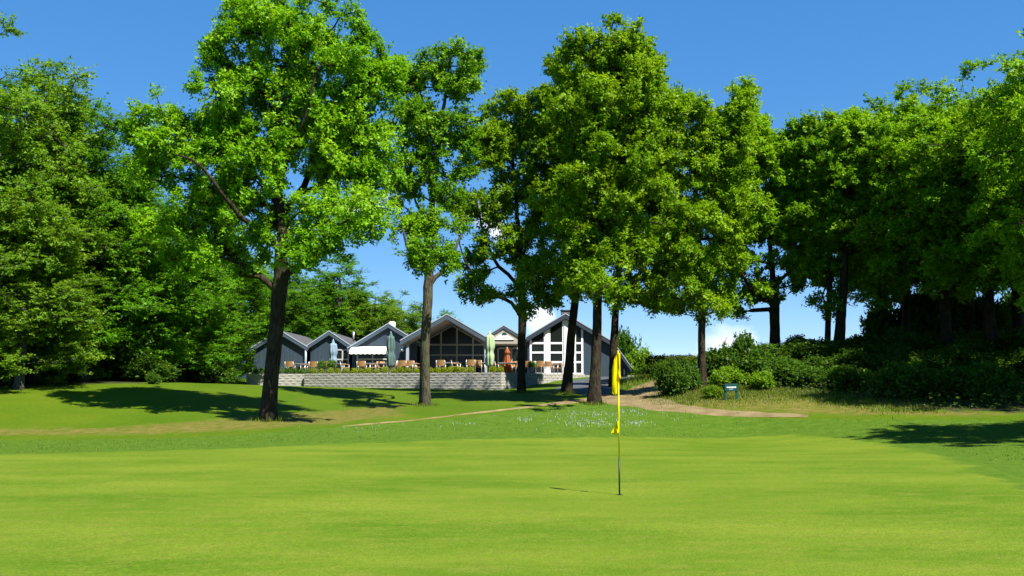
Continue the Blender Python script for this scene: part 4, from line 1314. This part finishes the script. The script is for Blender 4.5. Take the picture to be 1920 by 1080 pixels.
# gable with the awning
gable((728, 607), (651, 653.5), (790, 645), 67.0, 10.0)
grid_window([671, 699.5, 727], [652, 673.5, 700], 67.0, FRAME, .09, label='wide window under the white awning')
mb = MB()
x, z = XZ(755, 657, 66.9); mb.lathe([(.01, -.07), (.09, -.07), (.12, 0), (.09, .07), (.01, .07)], 12, c=(x, 66.9, z)); part(mb, 'wall_lamp', WHITE, smooth=True)
mb = MB()
x, z = XZ(735, 604, 70); mb.lathe([(.26, -.5), (.26, .0), (.22, .1), (.1, .14)], 14, c=(x, 70, z - .1)); part(mb, 'roof_vent', WHITE, smooth=True)
pipe(663, 622, 640, 70, .07, 'flue', STEEL)

# the wide porch with the glazed gable
f = 63.6; dw = 69.6
a, l, r = XZ(838, 589.5, f), XZ(750, 639, f), XZ(915, 634.5, f)
roof_slope(a, l, f, 78, .2, fh=.30); roof_slope(a, r, f, 78, .2, fh=.30)
for e in (l, r):      # beige boarded underside
    m = MB(); q = (a[0], a[1] - .215); w_ = (e[0], e[1] - .215)
    m.prism([q, w_, (w_[0], w_[1] - .04), (q[0], q[1] - .04)], f + .02, dw - .02); part(m, 'soffit', SOFFIT)
low = .27
lines = [((l[0], l[1] - low), (a[0], a[1] - low)), ((a[0], a[1] - low), (r[0], r[1] - low))]
mb = MB(); mb.prism(clip_under(rect(l[0] + .25, r[0] - .12, TZ - .2, 9), lines), dw, 77.5); part(mb, 'wall', CLAD, label='recessed wall behind the porch glazing')
gl = [(p, q) for p, q in lines]
gl = [((p[0], p[1] - .13), (q[0], q[1] - .13)) for p, q in lines]
grid_window([775, 797, 827, 857, 887, 908.5], [601, 646.5, 666, 700.5], dw, FRAME, .11, lines=gl, label='tall gable glazing with greige mullions inside the porch')
m = MB()
for (p, q) in gl:
    m.prism([p, q, (q[0], q[1] + .1), (p[0], p[1] + .1)], dw - .09, dw - .004)
part(m, 'gable_frame', FRAME)
for px in (764.5, 911):
    x = X_(px, f + .35); zt = min(line_z(p, q, x) for p, q in lines) + .02
    m = MB(); m.box(x - .09, x + .09, f + .25, f + .43, TZ - .05, zt); part(m, 'post', TRIM)
# dark end wall of the awning wing inside the porch
m = MB(); m.box(X_(787, 67.2), X_(789, 67.2), 67.25, dw, TZ - .2, TZ + 2.6); part(m, 'wall', CLAD)

# entrance gable with the club sign
f = 66.5
a, l, r = XZ(944.5, 610.5, f), XZ(917, 627.5, f), XZ(975, 629, f)
roof_slope(a, l, f, 77, .14, fh=.2); roof_slope(a, r, f, 77, .14, fh=.2)
zb = XZ(944, 644.5, f)[1]
m = MB(); m.prism([(l[0] + .1, zb), (r[0] - .1, zb), (r[0] - .1, line_z(a, r, r[0] - .1) - .15), (a[0], a[1] - .15), (l[0] + .1, line_z(a, l, l[0] + .1) - .15)], f + .03, f + .2)
part(m, 'gable_board', SOFFIT, label='beige entrance gable board')
m = MB(); m.box(l[0] + .1, r[0] - .1, f + .2, 70, zb, zb + .06); part(m, 'soffit', SOFFIT)
m = MB(); m.box(X_(912, 70.1), X_(1000, 70.1), 70.1, 77, TZ - .2, zb + .5); part(m, 'wall', CLAD, label='dark recessed entrance wall')
grid_window([934, 959, 983], [653, 700], 70.1, FRAME, .12, 'entrance_door', 'glazed entrance doors behind the rust brown cover')

# gable with the white windows
d6 = 68.0; f = d6 - .3
a, l, r = XZ(1060, 588.5, f), XZ(987, 632, f), XZ(1150, 641.5, f)
r2 = XZ(1184.5, 689.5, f)
roof_slope(a, l, f, 79, .18, fh=.32, fmat=SLATE); roof_slope(a, r, f, 79, .18, fh=.32, fmat=SLATE)
roof_slope((r[0] - .01, r[1]), r2, f + .02, 79, .18, fh=.3, fmat=SLATE)
xl, xr, xe = X_(989.5, d6), X_(1146, d6), X_(1176, d6 + .5)
mb = MB(); zb = TZ - .35
mb.prism([(xl, zb), (xr, zb), (xr, line_z(a, r, xr) - .19), (a[0], a[1] - .19), (xl, line_z(a, l, xl) - .19)], d6, 78.5); part(mb, 'wall', CLAD)
mb = MB(); mb.prism([(xr, zb), (xe, zb), (xe, line_z(r, r2, xe) - .2), (r[0] + .02, r[1] - .22), (xr, line_z(a, r, xr) - .22)], d6 + .5, 78.4); part(mb, 'wall', CLAD, label='side wall under the steep right roof edge')
lines = [((l[0], l[1] - .36), (a[0], a[1] - .36)), ((a[0], a[1] - .36), (r[0], r[1] - .36))]
w6 = grid_window([995, 1021.5, 1030, 1056, 1067, 1078, 1091.5], [592, 643.5, 661, 679, 701], d6, WHITE, .13, lines=lines, label='tall gable window with bright white frames')
m = MB()
for px0, px1 in ((1022.5, 1029), (1057, 1065.5)):
    m.prism(clip_under(rect(X_(px0, d6), X_(px1, d6), TZ, 9), lines), d6 - .12, d6 - .073)
part(m, 'mullion', WHITE)
m = MB(); x0, x1 = X_(995, d6), X_(1093, d6)
m.box(x0, x1, d6 - .16, d6 - .004, XZ(960, 705, d6)[1], XZ(960, 702, d6)[1]); part(m, 'plinth', WHITE)
pipe(1170.5, 692, 706, d6 + .42, .05, 'downpipe', WHITE)
m = MB(); x, z = XZ(1060, 586, 69.5); m.box(x - .3, x + .3, 69.2, 69.8, z - .35, z + .12); m.box(x - .36, x + .36, 69.14, 69.86, z + .12, z + .17); part(m, 'chimney', GREYPOT)

# low dark fence at the left end of the clubhouse
fx0, fz0 = XZ(434, 702, 67.6); fx1 = X_(466, 67.6)
fence = thing('fence', 'dark board fence in the shade left of the clubhouse', 'fence', ((fx0 + fx1) / 2, 67.6, h1((fx0 + fx1) / 2, 67.6)))
zz = h1((fx0 + fx1) / 2, 67.6)
nb = 8
bm = MB(); bm.box(-.065, .065, -.02, .02, -.2, 1.35); bme = bm.mesh('board'); bme.materials.append(CLAD)
for i in range(nb):
    link('board', bme, fence, (fx0 - (fx0 + fx1) / 2 + (i + .5) * (fx1 - fx0) / nb, 0, 0))
m = MB(); m.box(fx0 - (fx0 + fx1) / 2, fx1 - (fx0 + fx1) / 2, .021, .06, 1.0, 1.1); m.build('rail', CLAD, fence)

# awning
aw = 66.95
x0, z1 = XZ(660, 650, aw); x1, _ = XZ(728, 650, aw)
awn = thing('awning', 'white awning with scalloped edge over the wide window', 'awning', ((x0 + x1) / 2, aw, z1))
org = np.array([(x0 + x1) / 2, aw, z1])
yf = aw - 1.15; zf = P(690, 658, yf)[2]
m = MB(); m.prism([(x0, 0), (x1, 0), (x1, .02), (x0, .02)], 0, 1)
V = [(x0, aw, z1), (x1, aw, z1), (x1, yf, zf), (x0, yf, zf)]
m = MB(); m.poly(V[::-1]); m.poly([(a_, b_, c_ + .012) for a_, b_, c_ in V])
for i in range(4):
    p, q = V[i], V[(i + 1) % 4]; m.poly([p, q, (q[0], q[1], q[2] + .012), (p[0], p[1], p[2] + .012)])
m.build('canopy', AWNING, awn, org)
m = MB(); ns = 8; pts = [(x0, zf)]
for s in range(ns):
    for t in np.linspace(0, 1, 7)[(0 if s == 0 else 1):]:
        pts.append((x0 + (s + t) * (x1 - x0) / ns, zf - .17 - .055 * math.sin(math.pi * t)))
pts.append((x1, zf)); m.prism(pts, yf - .012, yf); m.build('valance', AWNING, awn, org)
m = MB(); m.box(x0, x1, yf + .002, yf + .04, zf - .045, zf - .006); m.build('front_bar', WHITE, awn, org)
for x in (x0 + .1, x1 - .1):
    m = MB(); m.tube([(x, aw, z1 - .12), (x, yf + .03, zf - .03)], [.02, .02], 6); m.build('arm', STEEL, awn, org)

# club sign on the entrance gable
sf = 66.5
c0 = XZ(942, 637, sf)
sign = thing('entrance_sign', 'white triangular sign with green emblem on the entrance gable', 'sign', (c0[0], sf, c0[1]))
org = np.array([c0[0], sf, c0[1]])
m = MB(); m.prism([XZ(922, 637, sf), XZ(964, 637, sf), XZ(950, 627.5, sf), XZ(944, 624, sf), XZ(939, 627, sf)], sf - .03, sf + .028); m.build('board', WHITE, sign, org)
m = MB(); cx_, cz_ = XZ(945.5, 628.3, sf); rr_ = 4.9 * sf / FOC
m.prism([(cx_ + rr_ * math.cos(t), cz_ + rr_ * 1.05 * math.sin(t)) for t in np.linspace(0, math.pi, 12)], sf - .045, sf - .031); m.build('emblem', EMBLEM, sign, org)
m = MB()
x = 928.5
rs = np.random.RandomState(7)
while x < 953:      # the lettering is too far away to read: a line of small dark strokes
    wd = rs.uniform(.6, 1.1)
    p0, p1 = XZ(x, 634.6, sf), XZ(x + wd, 632.9, sf)
    m.box(p0[0], p1[0], sf - .036, sf - .031, p0[1], p1[1]); x += wd + rs.choice([.5, .6, 1.6])
m.build('lettering', EMBLEM, sign, org)['kind'] = 'stuff'

# ------------------------------------------------------------------ terrace furniture
def wall_y(x):
    """front of the terrace wall at x"""
    if x < WA[0]: return 64.6
    if x < WB[0]: return WA[1] + (WB[1] - WA[1]) * (x - WA[0]) / (WB[0] - WA[0])
    return WB[1] + (WC[1] - WB[1]) * (x - WB[0]) / (WC[0] - WB[0])
def chair_proto():
    t = thing('terrace_chair', '', 'chair', group='terrace chairs')
    m = MB(); m.box(-.25, .25, -.23, .24, .42, .455); m.build('seat', PINE, t, bevel=.008)
    # slightly reclined curved back (at -y), made of a bent panel
    m = MB(); n = 7
    for zlo, zhi in ((.50, .86),):
        xs = np.linspace(-.25, .25, n)
        def yb(x, z): return -.24 - .05 * (1 - (x / .25) ** 2) - (z - .45) * .22
        for i in range(n - 1):
            xa, xb = xs[i], xs[i + 1]
            q = [(xa, yb(xa, zlo), zlo), (xb, yb(xb, zlo), zlo), (xb, yb(xb, zhi), zhi), (xa, yb(xa, zhi), zhi)]
            k = [(a_, b_ + .022, c_) for a_, b_, c_ in q]
            m.poly(q); m.poly(k[::-1]); m.poly([q[3], q[2], k[2], k[3]]); m.poly([q[1], q[0], k[0], k[1]])
            if i == 0: m.poly([q[0], q[3], k[3], k[0]])
            if i == n - 2: m.poly([q[2], q[1], k[1], k[2]])
    m.build('backrest', PINE, t)
    for sx in (-1, 1):
        m = MB(); m.tube([(sx * .27, .25, 0), (sx * .27, .25, .63)], [.016] * 2, 8); m.build('leg', STEEL, t, smooth=True)
        m = MB(); m.tube([(sx * .27, -.27, 0), (sx * .27, -.25, .45), (sx * .265, -.33, .84)], [.016] * 3, 8); m.build('leg', STEEL, t, smooth=True)
        m = MB(); m.box(sx * .27 - .028, sx * .27 + .028, -.27, .28, .632, .655); m.build('armrest', PINE if sx > 0 else PINE, t, bevel=.006)
    return t
chair0 = chair_proto(); chair_used = False
def put_chair(px, dy, face, label):
    """face: degrees, 0 = sitter looks away from the camera (we see the back)"""
    global chair_used
    d = 63.0
    for _ in range(4):
        x = X_(px, d); d = wall_y(x) + dy
    loc = (X_(px, d), d, TZ)
    if not chair_used:
        chair_used = True
        chair0.location = loc; chair0.rotation_euler = (0, 0, math.radians(face)); chair0['label'] = label
        return chair0
    return copy_tree(chair0, loc, math.radians(face), None, label)
for a_ in ((545, 1.0, 0, 'leftmost wooden terrace chair, just right of the big oak trunk'),
           (575, 1.1, 75, 'wooden chair turned sideways in front of the white downpipe'),
           (590, 1.3, 0, 'wooden chair left of the two dark potted balls'),
           (613, 1.5, 10, 'wooden chair between the two dark potted balls'),
           (648, 1.4, -80, 'wooden chair turned sideways right of the blue grey parasol'),
           (679, 1.2, 0, 'wooden chair seen from behind below the left half of the awning'),
           (702, 1.3, 95, 'wooden chair seen edge on below the middle of the awning'),
           (713, 2.3, 180, 'wooden chair facing us under the right half of the awning'),
           (741, 1.2, 60, 'wooden chair close to the right of the dark green parasol'),
           (755, 1.1, 0, 'wooden chair seen from behind left of the porch post'),
           (769, 1.6, 5, 'wooden chair in front of the left porch post'),
           (783, 1.3, 85, 'wooden chair just left of the pale mossy trunk'),
           (827, 1.1, 0, 'wooden chair seen from behind right of the pale mossy trunk'),
           (856, 1.3, -85, 'wooden chair seen from the side before the porch glazing'),
           (883, .95, 0, 'wooden chair nearest the terrace corner, seen from behind'),
           (895, 2.0, 0, 'wooden chair partly hidden behind the chair near the terrace corner'),
           (936.5, 4.6, -85, 'wooden chair left of the rust brown cover'),
           (963, 4.2, 160, 'wooden chair right of the rust brown cover'),
           (971, 3.2, 20, 'wooden chair mostly hidden by the dark trunk at the entrance'),
           (988, 2.6, 0, 'wooden chair beside the grey planter near the white windows'),
           (1012, 1.5, 0, 'left of the wooden chairs before the white windows'),
           (1027, 1.6, 0, 'middle one of the wooden chairs before the white windows'),
           (1046, 1.2, 80, 'wooden chair turned sideways left of the leaning trunk')):
    put_chair(*a_)
def table_proto():
    t = thing('terrace_table', '', 'table', group='terrace tables')
    m = MB(); m.box(-.62, .62, -.4, .4, .70, .735); m.build('table_top', PAVING, t, bevel=.006)
    for sx in (-1, 1):
        for sy in (-1, 1):
            m = MB(); m.tube([(sx * .55, sy * .33, 0), (sx * .55, sy * .33, .70)], [.02] * 2, 8); m.build('leg', STEEL, t, smooth=True)
    m = MB(); m.box(-.55, .55, -.34, -.31, .65, .695); m.box(-.55, .55, .31, .34, .65, .695); m.build('apron', STEEL, t)
    return t
tab0 = table_proto()
for i, (px, dy, lb) in enumerate(((560, 1.9, 'leftmost grey table, between trunk and white downpipe'), (632, 2.2, 'grey table beside the blue grey parasol'), (690, 2.1, 'grey table in front of the window under the awning'),
                                  (728, 2.6, 'grey table behind the dark green parasol'), (765, 2.3, 'grey table before the left porch post'), (842, 2.0, 'grey table before the porch glazing'), (893, 2.9, 'grey table near the pale green parasol'), (951, 3.6, 'grey table beside the rust brown cover'), (1030, 2.4, 'grey table before the white windows'))):
    d = 63.0
    for _ in range(4): d = wall_y(X_(px, d)) + dy
    loc = (X_(px, d), d, TZ)
    if i == 0: tab0.location = loc; tab0['label'] = lb
    else: copy_tree(tab0, loc, 0, None, lb)

def parasol(px, dy, top_py, mat, label, rmax=.23, seed=0, kind='parasol'):
    d = 63.0
    for _ in range(4): d = wall_y(X_(px, d)) + dy
    x = X_(px, d); ht = P(px, top_py, d)[2] - TZ
    t = thing('closed_parasol', label, 'parasol', (x, d, TZ), 0, 'closed parasols on the terrace')
    rs = np.random.RandomState(seed); ph = rs.uniform(0, 6.28, 4)
    b = .45 if kind == 'parasol' else .06
    zs = np.linspace(b, ht - .28, 14)
    if kind == 'parasol':
        prof = [(rmax * (.55 + .5 * math.sin(math.pi * (.15 + .7 * i / 13)) - .30 * math.exp(-((i / 13 - .48) / .09) ** 2)), z) for i, z in enumerate(zs)]
    else:
        prof = [(rmax * (1.0 - .62 * (i / 13) ** 1.1), z) for i, z in enumerate(zs)]
    prof.append((rmax * .35, ht - .22))
    fold = lambda th, i: 1 + .17 * math.cos(8 * th + ph[0] + i * .12) + .12 * math.sin(3 * th + ph[1] + i * .25)
    m = MB(); m.lathe(prof, 40, fold); m.build('canopy', mat, t, smooth=True)
    m = MB(); m.lathe([(rmax * .62, ht - .40), (rmax * .5, ht - .26), (rmax * .28, ht - .1), (.03, ht)], 24, lambda th, i: 1 + .1 * math.cos(8 * th)); m.build('top_cap', mat, t, smooth=True)
    m = MB(); m.tube([(0, 0, 0), (0, 0, ht + .05)], [.025, .025], 8); m.build('pole', STEEL, t, smooth=True)
    m = MB(); m.lathe([(.30, 0), (.30, .05), (.1, .08), (.045, .22)], 20); m.build('base', GREYPOT, t, smooth=True)
    return t
parasol(625, 1.6, 637, C_BLUE, 'closed blue grey parasol in front of the second gable', .24, 1)
parasol(733, .8, 623, C_DARK, 'closed dark grey green parasol right of the awning', .25, 2)
parasol(918, .9, 621, C_PALE, 'closed pale green parasol near the terrace corner', .27, 3)
parasol(951, 4.3, 652, C_RUST, 'rust brown cone shaped closed parasol before the entrance doors', .33, 4, 'cone')

def box_ball(leaf, seed):
    rs = np.random.RandomState(seed)
    t = thing('box_ball', '', 'shrub', group='clipped balls along the terrace wall')
    n = 150
    d = nrm(rs.randn(n, 3)); p = d * .098 * rs.uniform(.75, 1.05, n)[:, None] + np.array([0, 0, .2])
    v, f, tint, b, e = foliage(p, d, rs.uniform(.2, .8, n), rs, 2, 7, .03, .038, 1.0, .1)
    k = v[:, 2] > .03
    o = link('foliage', np_mesh('foliage', v, f, leaf, False, {'tint': ('FACE', tint)}), t); o['kind'] = 'stuff'
    m = MB(); m.lathe([(.07, 0), (.10, .10), (.10, .12), (.04, .125)], 12); m.build('pot', DARKPOT, t, smooth=True)
    return t
balls = [box_ball(LEAF_BOX, 101), box_ball(LEAF_BOX, 102), box_ball(LEAF_BOXDARK, 103)]
bfirst = [True] * 3
for i, px in enumerate((482, 493, 524, 539, 553, 567, 579, 590, 604.5, 621, 634.5, 651, 665.5, 678.5, 692, 707, 722.5, 739, 752, 766.5, 782, 808.5, 821, 833, 845.5, 857, 869, 883, 924, 939)):
    k = 2 if i < 7 else i % 2
    d = 63.0
    for _ in range(4): d = wall_y(X_(px, d)) + .42
    s = rnd.uniform(.9, 1.1)
    loc = (X_(px, d), d, TZ)
    lb = 'darker green clipped ball at the left end of the terrace wall' if k == 2 else ('yellow green clipped ball in the row behind the long terrace wall' if px < 900 else 'small clipped ball at the terrace corner')
    if bfirst[k]:
        bfirst[k] = False; o = balls[k]; o.location = loc; o.scale = (s, s, s); o['label'] = lb
    else:
        copy_tree(balls[k], loc, rnd.uniform(0, 6.28), (s, s, s * rnd.uniform(.9, 1.15)), lb)
def planter(px, dy, w, hgt, ball, label, mat, leaf):
    d = 63.0
    for _ in range(4): d = wall_y(X_(px, d)) + dy
    t = thing('planter', label, 'planter', (X_(px, d), d, TZ))
    m = MB(); b0, b1 = w * .42, w * .5
    m.v += [(-b0, -b0, 0), (b0, -b0, 0), (b0, b0, 0), (-b0, b0, 0), (-b1, -b1, hgt), (b1, -b1, hgt), (b1, b1, hgt), (-b1, b1, hgt)]
    m.f += [[3, 2, 1, 0], [4, 5, 6, 7], [0, 1, 5, 4], [1, 2, 6, 5], [2, 3, 7, 6], [3, 0, 4, 7]]
    m.build('box', mat, t, bevel=.01)
    rs = np.random.RandomState(int(px)); n = 150
    dd = nrm(rs.randn(n, 3)); p = dd * ball * np.array([1, 1, .9]) * rs.uniform(.7, 1.05, n)[:, None] + np.array([0, 0, hgt + ball * .8])
    v, f_, tint, b, e = foliage(p, dd, rs.uniform(.2, .8, n), rs, 3, 6, .07, .06, 1.0, .1)
    o = link('foliage', np_mesh('foliage', v, f_, leaf, False, {'tint': ('FACE', tint)}), t); o['kind'] = 'stuff'
planter(604.5, 1.0, .38, .48, .17, 'dark pot with a green ball, left of the blue grey parasol', DARKPOT, LEAF_BOXDARK)
planter(623, 1.0, .38, .48, .19, 'dark pot with a green ball at the foot of the blue grey parasol', DARKPOT, LEAF_BOXDARK)
planter(997, 1.2, .50, .46, .15, 'square grey planter with small plant before the white windows', GREYPOT, LEAF_BOXDARK)

# ------------------------------------------------------------------ green sign on posts
g = G(1371, 750)
k = g[1] / FOC
sg = thing('sign', 'small dark green board sign on two posts at the foot of the bank', 'sign', g)
hgt = 30 * k
m = MB(); m.box(-12 * k, 12 * k, -.035, .0, hgt * .55, hgt); m.build('board', SIGNGREEN, sg, bevel=.008)
for sx in (-1, 1):
    m = MB(); m.box(sx * 10.9 * k - .045, sx * 10.9 * k + .045, .003, .08, -.2, hgt * .97); m.build('post', SIGNGREEN, sg, bevel=.006)
m = MB(); rs = np.random.RandomState(9); x = -8.2
while x < 8.2:
    wd = rs.uniform(.7, 1.5); z0 = hgt * .745; z1 = z0 + rs.uniform(1.9, 2.9) * k
    m.box(x * k, (x + wd) * k, -.043, -.0355, z0, z1); x += wd + .25
m.build('lettering', LETTER, sg)['kind'] = 'stuff'
m = MB(); x = -4.0
while x < 4.0:
    wd = rs.uniform(.4, .8); m.box(x * k, (x + wd) * k, -.042, -.0355, hgt * .655, hgt * .655 + .9 * k); x += wd + .25
m.build('small_lettering', LETTER, sg)['kind'] = 'stuff'

# ------------------------------------------------------------------ flagstick, flag, hole
fd = EYE * FOC / (923 - HOR); fx = (1158.5 - CX) / FOC * fd; fz = h1(fx, fd)
gz = fz + .012 + .02 * math.sin(fx * .35 + 1) * math.sin(fd * .28)
flag = thing('flagstick', 'yellow and black flagstick with limp yellow flag standing in the hole', 'flagstick', (fx, fd, gz))
def fzp(py): return P(1158, py, fd)[2] - gz
zt, zm = fzp(661), fzp(858)
m = MB(); m.tube([(0, 0, -.12), (0, 0, zm)], [.0125, .013], 12); m.build('lower_pole', BLACK, flag, smooth=True)
m = MB(); m.tube([(0, 0, zm), (0, 0, zt)], [.0125, .012], 12); m.build('upper_pole', YELLOW, flag, smooth=True)
m = MB(); m.lathe([(.004, 0), (.014, .003), (.014, .022), (.006, .03)], 12, c=(0, 0, zt)); m.build('finial', YELLOW, flag, smooth=True)
kf = fd / FOC
def cloth(name, cols, rows=18, thick=.0025):
    """cols: list of (x_px, y_m, top_py, bottom_py) across the cloth"""
    c = np.array(cols, float)
    t = np.linspace(0, 1, len(c)); tt = np.linspace(0, 1, 46)
    s = smooth_open(c, 46 // (len(c) - 1) + 1)
    n = len(s); V = []
    for j in range(rows):
        q = j / (rows - 1)
        for i in range(n):
            x = s[i, 0] * kf; top, bot = fzp(s[i, 2]), fzp(s[i, 3])
            z = top + (bot - top) * q
            sw = .012 * math.sin(q * 5 + i * .35) * q
            V.append((x + sw * .5, s[i, 1] * (.45 + .75 * q) + sw, z))
    V = np.array(V)
    i = np.arange(rows * n).reshape(rows, n)
    F = np.stack([i[:-1, :-1], i[:-1, 1:], i[1:, 1:], i[1:, :-1]], -1).reshape(-1, 4)
    me = np_mesh(name, V, F, FLAGCLOTH, True)
    o = link(name, me, flag)
    sd = o.modifiers.new('solid', 'SOLIDIFY'); sd.thickness = thick
    return o
cloth('flag', [(3.0, .0, 662, 711), (3.6, -.05, 662, 712), (1.0, -.075, 662, 708), (-1.2, -.03, 662, 705), (-3.0, .03, 664, 735), (-6.5, .05, 672, 741), (-10.5, .02, 688, 737), (-11.2, -.03, 694, 734), (-7.5, -.06, 678, 741), (-2.6, -.05, 666, 738)])
cloth('pennant', [(.5, -.013, 788, 812), (-2.5, -.05, 790, 812), (-5, -.01, 795, 813), (-8.5, .03, 802, 813.5), (-14.5, .0, 811.5, 814)], 8)
m = MB(); m.lathe([(.054, 0), (.054, .004)], 24, c=(fx, fd, gz + .002)); m2 = MB(); m2.lathe([(.053, -.1), (.054, .0035)], 24)
hole = thing('hole', 'flat black disc painted as the shade inside the hole at the foot of the flagstick', 'hole', (fx, fd, gz))
m2 = MB(); m2.lathe([(.05, .001), (.054, .0035)], 24); m2.build('shade_disc', BLACK, hole)  # flat disc on the turf, its black paint stands for the hole's inner shade
